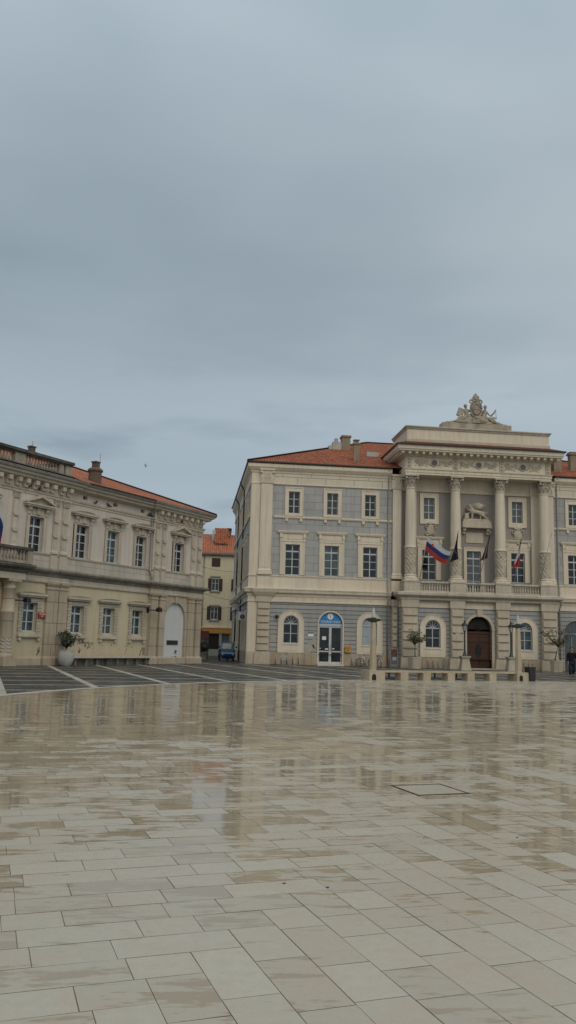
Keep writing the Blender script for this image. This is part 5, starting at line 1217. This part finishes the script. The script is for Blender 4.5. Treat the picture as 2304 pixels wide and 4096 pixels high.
mb = MB(); mb.box(-.58, .58, -.052, -.02, .66, .72); mb.build('stripe', M['white'], tw)
mb = MB(); mb.frustum(0, .1, .2, .5, .45, .1, .6, .16); mb.build('bumper', M['vandark'], tw)
for s in (-1, 1):
    mb = MB(); mb.lathe((0, 0, 0), [(.075, 0), (.07, .03)], 14); o = mb.build('headlight', M['lens'], tw, (s * .44, -.03, .56)); o.rotation_euler = (PI / 2, 0, 0)
    mb = MB(); mb.tube([(s * .55, .15, 1.15), (s * .72, .08, 1.2)], .012, 4); mb.box(s * .68, s * .8, .06, .1, 1.12, 1.28); mb.build('mirror', M['black'], tw)
def wheel(x, y, r, w_):
    mb = MB(); mb.lathe((0, 0, 0), [(r * .6, -w_), (r, -w_ * .8), (r, w_ * .8), (r * .6, w_)], 20); o = mb.build('wheel', M['rubber'], tw, (x, y, r)); o.rotation_euler = (0, PI / 2, 0)
    mb = MB(); mb.lathe((0, 0, 0), [(r * .58, -w_ * .9), (r * .58, w_ * .9)], 14); h = mb.build('rim', M['steel'], o)
wheel(0, .35, .23, .06); wheel(-.62, 2.35, .24, .07); wheel(.62, 2.35, .24, .07)
mb = MB(); mb.box(-.72, .72, 1.32, 3.1, .5, .58); mb.box(-.72, -.68, 1.32, 3.1, .58, 1.0); mb.box(.68, .72, 1.32, 3.1, .58, 1.0); mb.box(-.68, .68, 1.32, 1.36, .58, 1.0); mb.box(-.3, .3, .3, 3.0, .3, .5); mb.box(-.66, -.6, 1.2, 1.34, .3, .5); mb.build('cargo_bed', M['vandark'], tw)
for s in (-1, 1):
    mb = MB(); mb.box(s * .54, s * .76, 1.95, 2.75, .26, .52); mb.build('mudguard', M['black'], tw)
mb = MB()
for y in (.4, .75, 1.1): mb.tube([(-.48, y, 1.7), (.48, y, 1.7)], .018, 5)
for s in (-1, 1): mb.tube([(s * .48, .4, 1.7), (s * .48, 1.1, 1.7)], .018, 5); mb.tube([(s * .46, .5, 1.7), (s * .46, .5, 1.59)], .014, 4)
mb.build('roof_rack', M['steel'], tw)
mb = MB(); mb.tube([(-.1, .06, 1.06), (.2, .19, 1.28)], .012, 4); mb.build('wiper', M['black'], tw)
mbd = thing('menu_board', 'dark red menu board standing behind the shrub at the courthouse corner', 'menu board', (1.55, 80, 0))
mb = MB(); mb.box(-.5, .42, 0, .06, 1.45, 2.62); mb.build('panel', M['poster'], mbd); mb = MB(); mb.box(-.46, .38, -.01, 0, 1.5, 1.75); mb.build('price_strip', M['panelgrey'], mbd)
for s in (-.45, .37): mb = MB(); mb.box(s - .03, s + .03, .01, .05, 0, 1.45); mb.build('leg', M['black'], mbd)
sb = thing('potted_shrub', 'leafy green shrub in a pale pot at the courthouse street corner', 'potted shrub', (1.5, 79, 0), 0, 'potted shrubs of the square')
mb = MB(); mb.lathe((0, 0, 0), [(.28, 0), (.42, .6), (.45, .62), (.4, .62)], 16); mb.build('pot', M['pot'], sb)
g = random.Random(4); mb = MB(); leaves(mb, [(g.uniform(-.32, .32), g.uniform(-.3, .3), g.uniform(.75, 1.5)) for i in range(40)], 900, .1, .075, g); mb.build('crown', M['bush'], sb)
mb = MB(); mb.lathe((0, 0, 0), [(.0001, .56), (.4, .56)], 12); mb.tube([(0, 0, .5), (.02, 0, 1.2)], .03, 5); mb.build('trunk', M['bark'], sb)
for i, (a, b, z0, z1, sag) in enumerate(((cw(.1, .8), (4.6, 76), 5.4, 5.3, .15), (cw(.1, 1.5), (4.6, 73), 4.0, 4.75, .1), ((.6, 74), (4.6, 78), 8.2, 8.1, .15))):
    mb = MB(); mb.tube([(a[0] + (b[0] - a[0]) * t / 8, a[1] + (b[1] - a[1]) * t / 8, z0 + (z1 - z0) * t / 8 - sag * math.sin(PI * t / 8)) for t in range(9)], .016, 4)
    tag(mb.build('cable', M['black']), ('black cable across the street at the first-floor cornice', 'black cable across the street running to the corner lantern', 'black cable across the street, highest of the three')[i], 'cable', 'cables across the side street')

# ------------------------------------------------------------------ birds
def pigeon(label, loc, rz):
    o = thing('pigeon', label, 'pigeon', loc, rz, 'pigeons on the courthouse ledges')
    skin('pigeon_body', [(0, 0, .1, .06), (.09, 0, .13, .075), (.17, 0, .2, .045), (.2, 0, .26, .038), (.24, 0, .255, .012), (-.1, 0, .08, .045), (-.22, 0, .06, .03)], [(0, 1), (1, 2), (2, 3), (3, 4), (0, 5), (5, 6)], M['pigeon'], o)
    mb = MB(); mb.tube([(.03, .03, .08), (.03, .03, 0)], .007, 4); mb.tube([(.03, -.03, .08), (.03, -.03, 0)], .007, 4); mb.build('legs', M['fl_red'], o); return o
lg = 10.03
p0 = pigeon('pigeon under the eave left of the white gull, leftmost of its pair', cw(-17.55, .02, lg), RZC)
dup(p0, cw(-16.95, .02, lg), RZC + 2.2, 'pigeon under the eave, just left of the white gull'); dup(p0, cw(-11.75, .22, lg), RZC + .3, 'pigeon on the ledge right of the leftmost square vent')
dup(p0, cw(-10.45, .22, lg), RZC + 3, 'pigeon on the ledge left of the middle square vent'); dup(p0, cw(-6.4, .22, lg), RZC, 'pigeon right of the last square vent, left of its pair'); dup(p0, cw(-6.1, .22, lg), RZC + 2.6, 'pigeon right of the last square vent, beside the downpipe'); dup(p0, cw(-2.9, .03, lg), RZC + .5, 'pigeon between the brackets above the right pediment')
dup(p0, cw(-16.7, .05, lg), RZC + 1.0, 'dark pigeon pressed against the white gull under the eave')
gu = thing('gull', 'white gull sitting under the courthouse eave beside the pigeons', 'gull', cw(-16.3, 0, lg), RZC + 2.8)
skin('gull_body', [(0, 0, .14, .1), (.14, 0, .18, .1), (.26, 0, .28, .06), (.3, 0, .36, .05), (.38, 0, .35, .015), (-.18, 0, .12, .06), (-.34, 0, .1, .03)], [(0, 1), (1, 2), (2, 3), (3, 4), (0, 5), (5, 6)], M['gull'], gu)
fg = thing('flying_gull', 'small gull gliding in the grey sky above the courthouse roof', 'gull', (-4.17, 70, 16.1), .3)
skin('gull_body', [(0, 0, 0, .07), (.2, 0, .02, .05), (.32, 0, .02, .02), (-.2, 0, 0, .04), (-.34, 0, -.02, .04)], [(0, 1), (1, 2), (0, 3), (3, 4)], M['gullgrey'], fg)
mb = MB()
for s in (-1, 1): mb.add([(.1, 0, .03), (-.08, 0, .03), (-.1, s * .35, .12), (.06, s * .35, .13), (-.16, s * .72, .0), (-.05, s * .68, .02)], [(0, 1, 2, 3), (3, 2, 4, 5)])
mb.build('wings', M['gullgrey'], fg); fg.rotation_euler = (.9, .5, .6); fg.scale = (.5, .5, .5)

# ------------------------------------------------------------------ person
pe = thing('person', 'person in a dark jacket and dark trousers walking at the right edge, wheeling a bicycle', 'person', (24.2, 51.4, 0), R(-12)); pe.scale = (1.06, 1.06, 1.05)
n = [(0, .02, .95, .13, .1), (0, .02, 1.12, .125, .09), (0, .02, 1.32, .15, .1), (0, .02, 1.43, .13, .085), (0, .01, 1.5, .055), (0, -.01, 1.56, .06), (0, -.02, 1.63, .085, .095), (0, -.015, 1.7, .085, .09), (0, -.005, 1.75, .055),
     (-.1, .02, .88, .09), (-.11, -.06, .5, .058), (-.11, .04, .1, .042), (-.12, -.1, .04, .04), (.1, .02, .88, .09), (.11, .02, .5, .058), (.1, .22, .16, .042), (.1, .12, .05, .04),
     (-.19, .02, 1.4, .062), (-.24, .06, 1.13, .046), (-.23, -.06, .9, .034), (-.225, -.09, .84, .03, .018), (.19, .02, 1.4, .062), (.27, .06, 1.14, .046), (.36, -.1, 1.03, .034), (.38, -.15, 1.02, .03, .018)]
e = [(0, 1), (1, 2), (2, 3), (3, 4), (4, 5), (5, 6), (6, 7), (7, 8), (0, 9), (9, 10), (10, 11), (11, 12), (0, 13), (13, 14), (14, 15), (15, 16), (3, 17), (17, 18), (18, 19), (19, 20), (3, 21), (21, 22), (22, 23), (23, 24)]
def fingers(ix, base, dirs, n, e):
    for (dx, dy, dz), l in dirs:
        a = len(n); d = Vector((dx, dy, dz)).normalized(); b = Vector(base)
        n.append((*(b + d * l * .5), .009)); n.append((*(b + d * l * .8 + Vector((0, -.008, -.012))), .008)); n.append((*(b + d * l + Vector((0, -.012, -.03))), .007)); e += [(ix, a), (a, a + 1), (a + 1, a + 2)]
fingers(20, (-.225, -.09, .84), [((-.1, -.2, -1), .085), ((-.05, -.05, -1), .095), ((0, .1, -1), .09), ((.05, .25, -1), .075), ((.3, -.9, -.5), .06)], n, e)
fingers(24, (.38, -.15, 1.02), [((-.3, -1, -.2), .085), ((-.1, -1, -.25), .095), ((.1, -1, -.25), .09), ((.3, -1, -.2), .075), ((-1, -.4, -.2), .06)], n, e)
body = skin('body', n, e, M['skin'], pe, sub=2)
skin('jacket', [(0, .02, .8, .2, .15), (0, .02, 1.1, .195, .145), (0, .02, 1.32, .215, .15), (0, .02, 1.43, .18, .125), (0, .01, 1.51, .085), (-.21, .02, 1.4, .1), (-.25, .06, 1.13, .086), (-.23, -.05, .92, .066), (.21, .02, 1.4, .1), (.275, .06, 1.14, .086), (.355, -.09, 1.035, .066)],
     [(0, 1), (1, 2), (2, 3), (3, 4), (3, 5), (5, 6), (6, 7), (3, 8), (8, 9), (9, 10)], M['cloth_dark'], pe, sub=2)
skin('trousers', [(0, .02, .93, .16, .125), (-.1, .02, .85, .12), (-.11, -.06, .5, .098), (-.11, .035, .12, .085), (.1, .02, .85, .12), (.11, .02, .5, .098), (.1, .21, .18, .085)], [(0, 1), (1, 2), (2, 3), (0, 4), (4, 5), (5, 6)], M['jean'], pe, sub=2)
for s, y, z in ((-.115, -.06, .05), (.1, .16, .08)):
    skin('shoe', [(s, y + .1, z, .05), (s, y, z - .01, .05, .045), (s, y - .1, z - .015, .045, .035)], [(0, 1), (1, 2)], M['black'], pe)
mb = MB(); mb.ball((0, .015, 1.71), .105, 2, 0, .03, (.95, 1.0, .85)); mb.ball((0, .05, 1.66), .085, 2, 0, .03); mb.build('hair', M['hair'], pe)
mb = MB(); mb.ball((0, -.115, 1.635), .017, 1, 0, 0, (.8, 1.2, 1.3)); mb.ball((-.088, 0, 1.64), .022, 1, 0, 0, (.4, .8, 1.3)); mb.ball((.088, 0, 1.64), .022, 1, 0, 0, (.4, .8, 1.3)); mb.build('nose_and_ears', M['skin'], pe)
mb = MB()
for s in (-1, 1): mb.ball((s * .032, -.1, 1.66), .009, 1)
mb.box(-.025, .025, -.108, -.1, 1.585, 1.592); mb.build('eyes_and_mouth', M['hair'], pe)
b2 = dup(bk, (24.72, 51.35, 0), R(-12), 'dark bicycle wheeled by the walking person at the right edge')
for c in children(b2):
    if c.name.startswith(('frame', 'mudguard')): c.data = c.data.copy(); c.data.materials[0] = M['black']
# ------------------------------------------------------------------ ground
GA = R(13.0); UX, UY = math.cos(GA), math.sin(GA)
def uv2w(u, v, z=0.0): return (u * UX - v * UY, u * UY + v * UX, z)
def w2uv(x, y): return (x * UX + y * UY, -x * UY + y * UX)
EC = (22.42, 14.48); ER = 29.3

def attr_out(nt, name):
    a = nt.nodes.new('ShaderNodeAttribute'); a.attribute_name = name; return a.outputs['Fac']

def wet_stone(name, light):
    m, nt, b = newmat(name)
    tc = N(nt, 'ShaderNodeTexCoord'); v = tc.outputs['Object']
    tone = attr_out(nt, 'tone'); tint = attr_out(nt, 'tint')
    fine = noise(nt, v, 14, 6, .7); med = noise(nt, v, 1.9, 5, .68, (.8, 2.2, 1)); big = noise(nt, v, .42, 4, .6)
    if light:
        col = mixc(nt, tone, (.425, .378, .296), (.50, .447, .36))
        col = mixc(nt, mth(nt, 'MULTIPLY', tint, .35), col, (.46, .365, .27))
        col = mixc(nt, mth(nt, 'MULTIPLY', ramp(nt, fine, [(.35, 0), (.75, 1)]), .45), col, (.35, .315, .25))
        rosy = ramp(nt, noise(nt, v, 3.3, 4, .6), [(.52, 0), (.7, 1)])
        col = mixc(nt, mth(nt, 'MULTIPLY', rosy, .5), col, (.44, .345, .255))
        # standing water lies in the hollow of the oval: drier towards the rim the camera stands on
        ds = N(nt, 'ShaderNodeVectorMath'); ds.operation = 'DISTANCE'; L(nt, v, ds.inputs[0]); ds.inputs[1].default_value = (-4, 24, 0)
        pool = ramp(nt, mth(nt, 'DIVIDE', ds.outputs['Value'], 30.0), [(.10, 1), (.36, .70), (.55, .44), (.70, .16), (.80, 0)])
        w = mth(nt, 'ADD', mth(nt, 'MULTIPLY', med, .5), mth(nt, 'ADD', mth(nt, 'MULTIPLY', big, .38), mth(nt, 'MULTIPLY', mth(nt, 'SUBTRACT', tone, .5), -.15)))
        w = mth(nt, 'ADD', w, mth(nt, 'MULTIPLY', mth(nt, 'SUBTRACT', pool, .5), .28))
        strk = noise(nt, v, 5.5, 4, .6, (.55, 2.6, 1))
        w = mth(nt, 'ADD', w, mth(nt, 'MULTIPLY', mth(nt, 'SUBTRACT', strk, .5), .42))
        wet = ramp(nt, w, [(.425, 0), (.455, 1)])
        col = mixc(nt, mth(nt, 'MULTIPLY', wet, .70), col, (.30, .225, .14))
        pit = ramp(nt, noise(nt, v, 60, 2, .5, (1, 2.5, 1)), [(.66, 0), (.72, 1)])
        col = mixc(nt, mth(nt, 'MULTIPLY', pit, .45), col, (.14, .12, .09))
        r0, r1 = .26, .05
    else:
        bandm = attr_out(nt, 'band')
        col = mixc(nt, tone, (.052, .050, .047), (.095, .091, .084))
        col = mixc(nt, mth(nt, 'MULTIPLY', ramp(nt, fine, [(.35, 0), (.75, 1)]), .4), col, (.04, .04, .04))
        col = mixc(nt, bandm, col, mixc(nt, tone, (.37, .35, .30), (.45, .42, .36)))
        w = mth(nt, 'ADD', mth(nt, 'MULTIPLY', med, .5), mth(nt, 'MULTIPLY', big, .5))
        wet = ramp(nt, w, [(.42, 0), (.56, 1)])
        r0, r1 = .55, .20
    L(nt, col, b.inputs['Base Color'])
    rr = mth(nt, 'ADD', mth(nt, 'MULTIPLY', wet, r1 - r0), r0)
    L(nt, mth(nt, 'ADD', rr, mth(nt, 'MULTIPLY', fine, .025 if light else .06)), b.inputs['Roughness'])
    b.inputs['IOR'].default_value = 1.36 if light else 1.25; b.inputs['Specular IOR Level'].default_value = .55 if light else .10
    h = mth(nt, 'ADD', mth(nt, 'MULTIPLY', med, .6), mth(nt, 'MULTIPLY', fine, .25))
    bp = N(nt, 'ShaderNodeBump', Distance=.02)
    L(nt, mth(nt, 'MULTIPLY', mth(nt, 'SUBTRACT', 1.08, wet), .04 if light else .08), bp.inputs['Strength'])
    L(nt, h, bp.inputs['Height']); L(nt, bp.outputs[0], b.inputs['Normal'])
    return m
M['pav_light'] = wet_stone('wet_pale_paving', True)
M['pav_dark'] = wet_stone('wet_dark_paving', False)
M['joint'] = stone('sandy_joint', (.25, .185, .125), (.17, .125, .085), streak=0, rough=.5, scale=3)
M['joint_dark'] = stone('dark_joint', (.05, .05, .048), (.035, .035, .034), streak=0, rough=.5, scale=3)
M['land'] = stone('wet_town_ground', (.10, .10, .095), (.07, .07, .066), streak=0, rough=.35, scale=.3)
mb = MB(); s_ = 700; mb.quad((-s_, -s_, -.03), (s_, -s_, -.03), (s_, s_, -.03), (-s_, s_, -.03)); tag(mb.build('ground', M['land']), kind='structure')

class Slabs:
    def __init__(s): s.v = []; s.f = []; s.tone = []; s.tint = []; s.band = []
    def add(s, u0, u1, v0, v1, tone, tint, band=0, tilt=.0026, gap=.004, g=random):
        cu, cv = (u0 + u1) / 2, (v0 + v1) / 2; a, b = g.gauss(0, tilt), g.gauss(0, tilt); dz = g.uniform(-.0003, .0003)
        o = len(s.v)
        for u, v in ((u0 + gap, v0 + gap), (u1 - gap, v0 + gap), (u1 - gap, v1 - gap), (u0 + gap, v1 - gap)):
            s.v.append(uv2w(u + g.uniform(-.0016, .0016), v + g.uniform(-.0016, .0016), dz + a * (u - cu) + b * (v - cv)))
        s.f.append((o, o + 1, o + 2, o + 3)); s.tone.append(tone); s.tint.append(tint); s.band.append(band)
    def build(s, name, mat):
        me = bpy.data.meshes.new(name); me.from_pydata(s.v, [], s.f); me.materials.append(mat)
        for n, d in (('tone', s.tone), ('tint', s.tint), ('band', s.band)):
            a = me.attributes.new(n, 'FLOAT', 'FACE'); a.data.foreach_set('value', d)
        me.update(); o = link(name, me); tag(o, kind='structure'); return o

gr = random.Random(11)
W = .285; OFF = 3.5
S = Slabs()
def inside(x, y, r): return (x - EC[0]) ** 2 + (y - EC[1]) ** 2 < r * r
def ok(u, v, pad=0):
    x, y, _ = uv2w(u, v); return inside(x, y, ER - .06 + pad) and y > -6 and abs(x - .18 * y) < .62 * abs(y) + 9
def tones(g):
    return g.random(), (g.random() ** 3 if g.random() < .8 else .8)
MU, MV = w2uv(2.82, 9.7)     # steel-edged inspection cover sits here
mh = (MU - .335, MU + .335, MV - .335, MV + .335)
def emit(u0, u1, v0, v1, g):
    if u1 - u0 < .03 or v1 - v0 < .03: return
    if not ok((u0 + u1) / 2, (v0 + v1) / 2): return
    if u0 < mh[1] and u1 > mh[0] and v0 < mh[3] and v1 > mh[2]:
        if u0 < mh[0]: emit(u0, mh[0], v0, v1, g)
        if u1 > mh[1]: emit(mh[1], u1, v0, v1, g)
        a, b = max(u0, mh[0]), min(u1, mh[1])
        if v0 < mh[2]: emit(a, b, v0, mh[2], g)
        if v1 > mh[3]: emit(a, b, mh[3], v1, g)
        return
    t, q = tones(g); x, y, _ = uv2w(u0, v0); far = min(1, max(0, (math.hypot(x, y) - 7) / 9)); S.add(u0, u1, v0, v1, t, q, 0, .0009 + .0038 * far, .0022, g)
# two families of courses meeting at a stepped mitre: rows along u left of it, strips along v right of it
umax = 52; vmin, vmax = -14, 42
for j in range(int(vmin / W), int(vmax / W)):
    v0 = j * W; uend = round((v0 - OFF) / W) * W + W
    u = uend
    while u > -14:
        l = gr.choice((.34, .42, .5, .56, .6, .66)); emit(max(u - l, -14), u, v0, v0 + W, gr); u -= l
for i in range(int(-14 / W), int(umax / W)):
    u0 = i * W; vend = round((u0 - W + OFF) / W) * W + W
    v = min(vend, vmax)
    while v > vmin:
        l = gr.choice((.36, .44, .5, .54, .58, .62)); emit(u0, u0 + W, v - l, v, gr); v -= l
S.build('plaza_paving', M['pav_light'])
n = 96
mb = MB(); mb.add([(EC[0] + ER * math.cos(2 * PI * i / n), EC[1] + ER * math.sin(2 * PI * i / n), -.003) for i in range(n)], [tuple(range(n))]); tag(mb.build('plaza_bed', M['joint']), kind='structure')
# pale border ring of the oval
Sb = Slabs()
nb = 330
for i in range(nb):
    a, b = 2 * PI * i / nb, 2 * PI * (i + .985) / nb; o = len(Sb.v)
    for r, t in ((ER - .34, a), (ER - .34, b), (ER + .06, b), (ER + .06, a)): Sb.v.append((EC[0] + r * math.cos(t), EC[1] + r * math.sin(t), .004 + gr.uniform(-.0008, .0008)))
    Sb.f.append((o + 3, o + 2, o + 1, o) if False else (o, o + 3, o + 2, o + 1)); Sb.tone.append(.6 + .4 * gr.random()); Sb.tint.append(0); Sb.band.append(1)
Sb.build('plaza_border', M['pav_dark'])
# dark paving around it with a grid of pale bands
D = Slabs(); P = 3.05; BW = .26
def okd(u, v):
    x, y, _ = uv2w(u, v); return not inside(x, y, ER - .16) and -40 < x < 48 and 6 < y < 112
us, vs_ = [], []
def cuts(lo, hi, first, inner, BW):
    out = []; k = math.floor((lo - first) / P)
    while first + k * P < hi:
        c = first + k * P; out.append((c - BW / 2, c + BW / 2, 1)); s0, s1 = c + BW / 2, c + P - BW / 2; m_ = inner
        for i in range(m_): out.append((s0 + (s1 - s0) * i / m_, s0 + (s1 - s0) * (i + 1) / m_, 0))
        k += 1
    return out
CU = cuts(-30, 62, .6, 5, .28); CV = cuts(4, 112, 27.35, 7, .22)
for (v0, v1, bv) in CV:
    for (u0, u1, bu) in CU:
        x, y, _ = uv2w((u0 + u1) / 2, (v0 + v1) / 2)
        if not okd((u0 + u1) / 2, (v0 + v1) / 2) or abs(x - .2 * y) > .5 * y + 6: continue
        street = y > 66 and x < 6
        D.add(u0, u1, v0, v1, gr.random(), 0, 1 if ((bv and not bu) or bu) and not street else 0, .0022, .004, gr)
D.build('dark_paving', M['pav_dark'])
mb = MB(); mb.quad((-45, 4, -.014), (60, 4, -.014), (60, 118, -.014), (-45, 118, -.014)); tag(mb.build('dark_paving_bed', M['joint_dark']), kind='structure')
# inspection cover: steel edge with a stone infill
cv = thing('inspection_cover', 'square steel-edged inspection cover with stone infill set in the pale paving', 'manhole cover', (2.82, 9.7, 0), GA)
mb = MB(); e = .325
for a in range(4):
    Rm = Matrix.Rotation(a * PI / 2, 4, 'Z'); mb.box(-e, e, -e, -e + .022, -.02, .004, 0, Rm)
mb.build('frame', M['iron'], cv)
S2 = Slabs(); me = None
mb = MB(); f = e - .026; mb.box(-f, f, -.002, f, -.02, .001); mb.box(-f, f, -f, -.008, -.02, .0016); o = mb.build('infill', M['pav_light'], cv)
a = o.data.attributes.new('tone', 'FLOAT', 'FACE'); a.data.foreach_set('value', [.5] * 12)
# tiny dark marks lying on the paving, modelled as thin discs
for i, (x, y) in enumerate(((.72, 5.95), (1.0, 5.85), (2.9, 7.3))):
    mb = MB(); mb.lathe((0, 0, 0), [(.012, -.01), (.012, .003)], 12); tag(mb.build('drain_stud', M['iron'], None, (x, y, 0)), ['small dark stud in the pale paving, left of the near pair', 'small dark stud in the pale paving, right of the near pair', 'small dark stud in the pale paving, farther off near the inspection cover'][i], 'stud', 'small studs in the pale paving')

# ------------------------------------------------------------------ world, sun, camera
w = bpy.data.worlds.new('World'); scene.world = w; w.use_nodes = True; nt = w.node_tree
bg = nt.nodes['Background']; SUN_E, SUN_A = R(42), R(162)
sky = nt.nodes.new('ShaderNodeTexSky'); sky.sky_type = 'NISHITA'; sky.sun_disc = False; sky.sun_elevation = SUN_E; sky.sun_rotation = SUN_A; sky.air_density = 2; sky.dust_density = 4
tc = N(nt, 'ShaderNodeTexCoord'); v = tc.outputs['Generated']
n1 = noise(nt, v, 1.7, 3, .45, (1, 1, 2.2)); n3 = noise(nt, v, 5.0, 5, .5, (1, 1, 4.5))
sx = N(nt, 'ShaderNodeSeparateXYZ'); L(nt, v, sx.inputs[0])
low = ramp(nt, sx.outputs[2], [(.19, 1.7), (.27, .9), (.36, .25), (.45, .08)])
f = mth(nt, 'ADD', n1, mth(nt, 'MULTIPLY', mth(nt, 'SUBTRACT', n3, .5), low))
cl = ramp(nt, f, [(.30, (2.85, 3.52, 4.02)), (.50, (3.55, 4.18, 4.66)), (.70, (4.3, 4.9, 5.32))])
alt = ramp(nt, sx.outputs[2], [(.0, (.70, .78, .84)), (.14, (.76, .82, .87)), (.20, (.74, .795, .84)), (.27, (.87, .90, .93)), (.34, (.87, .885, .90)), (.44, (.90, .905, .905)), (.55, (1.0, 1.0, 1.0)), (.68, (1.16, 1.165, 1.165)), (.95, (1.4, 1.35, 1.28))])
cl = mixc(nt, 1.0, cl, alt, 'MULTIPLY')
mp = N(nt, 'ShaderNodeMapping'); mp.vector_type = 'POINT'; mp.inputs['Scale'].default_value = (.62, .3, 1.5); L(nt, v, mp.inputs['Vector'])
ds = N(nt, 'ShaderNodeVectorMath'); ds.operation = 'DISTANCE'; L(nt, mp.outputs[0], ds.inputs[0]); ds.inputs[1].default_value = (-.17 * .62, .88 * .3, .41 * 1.5)
cl = mixc(nt, 1.0, cl, ramp(nt, ds.outputs['Value'], [(.02, (.68, .73, .765)), (.16, (.81, .835, .86)), (.36, (1, 1, 1))]), 'MULTIPLY')
# cloud is brighter on the side of the hidden sun, behind the camera
front = mth(nt, 'MULTIPLY', sx.outputs[1], -1.0)
cl = mixc(nt, 1.0, cl, ramp(nt, mth(nt, 'ADD', mth(nt, 'MULTIPLY', front, .5), .5), [(.25, (1, 1, 1)), (1.0, (1.6, 1.47, 1.31))]), 'MULTIPLY')
L(nt, mixc(nt, .94, sky.outputs[0], cl), bg.inputs['Color']); bg.inputs['Strength'].default_value = .115
sd = bpy.data.lights.new('sun', 'SUN'); sd.energy = .72; sd.angle = R(40); sd.color = (1, .92, .80)
so = link('sun', sd); so.location = (0, -20, 60)
dirv = Vector((math.sin(SUN_A) * math.cos(SUN_E), math.cos(SUN_A) * math.cos(SUN_E), math.sin(SUN_E)))
so.rotation_euler = dirv.to_track_quat('Z', 'Y').to_euler()
cam = bpy.data.cameras.new('camera'); co = link('camera', cam); scene.camera = co
F_, PT, RO, YA = 3353.26, R(8.948), R(1.5244), R(6.51)
fw = Vector((math.sin(YA) * math.cos(PT), math.cos(YA) * math.cos(PT), math.sin(PT))); r0 = Vector((math.cos(YA), -math.sin(YA), 0)); u0 = r0.cross(fw)
rr = r0 * math.cos(RO) + u0 * math.sin(RO); uu = -r0 * math.sin(RO) + u0 * math.cos(RO)
co.matrix_world = Matrix(((rr.x, uu.x, -fw.x, 0), (rr.y, uu.y, -fw.y, 0), (rr.z, uu.z, -fw.z, 1.6), (0, 0, 0, 1)))
cam.sensor_fit = 'VERTICAL'; cam.sensor_height = 24; cam.lens = 24 * F_ / 4096; cam.clip_end = 3000; cam.clip_start = .05
scene.view_settings.view_transform = 'Standard'; scene.view_settings.look = 'None'; scene.view_settings.exposure = 0
scene.cycles.max_bounces = 6; scene.cycles.diffuse_bounces = 3; scene.cycles.glossy_bounces = 4
scene.cycles.use_denoising = True
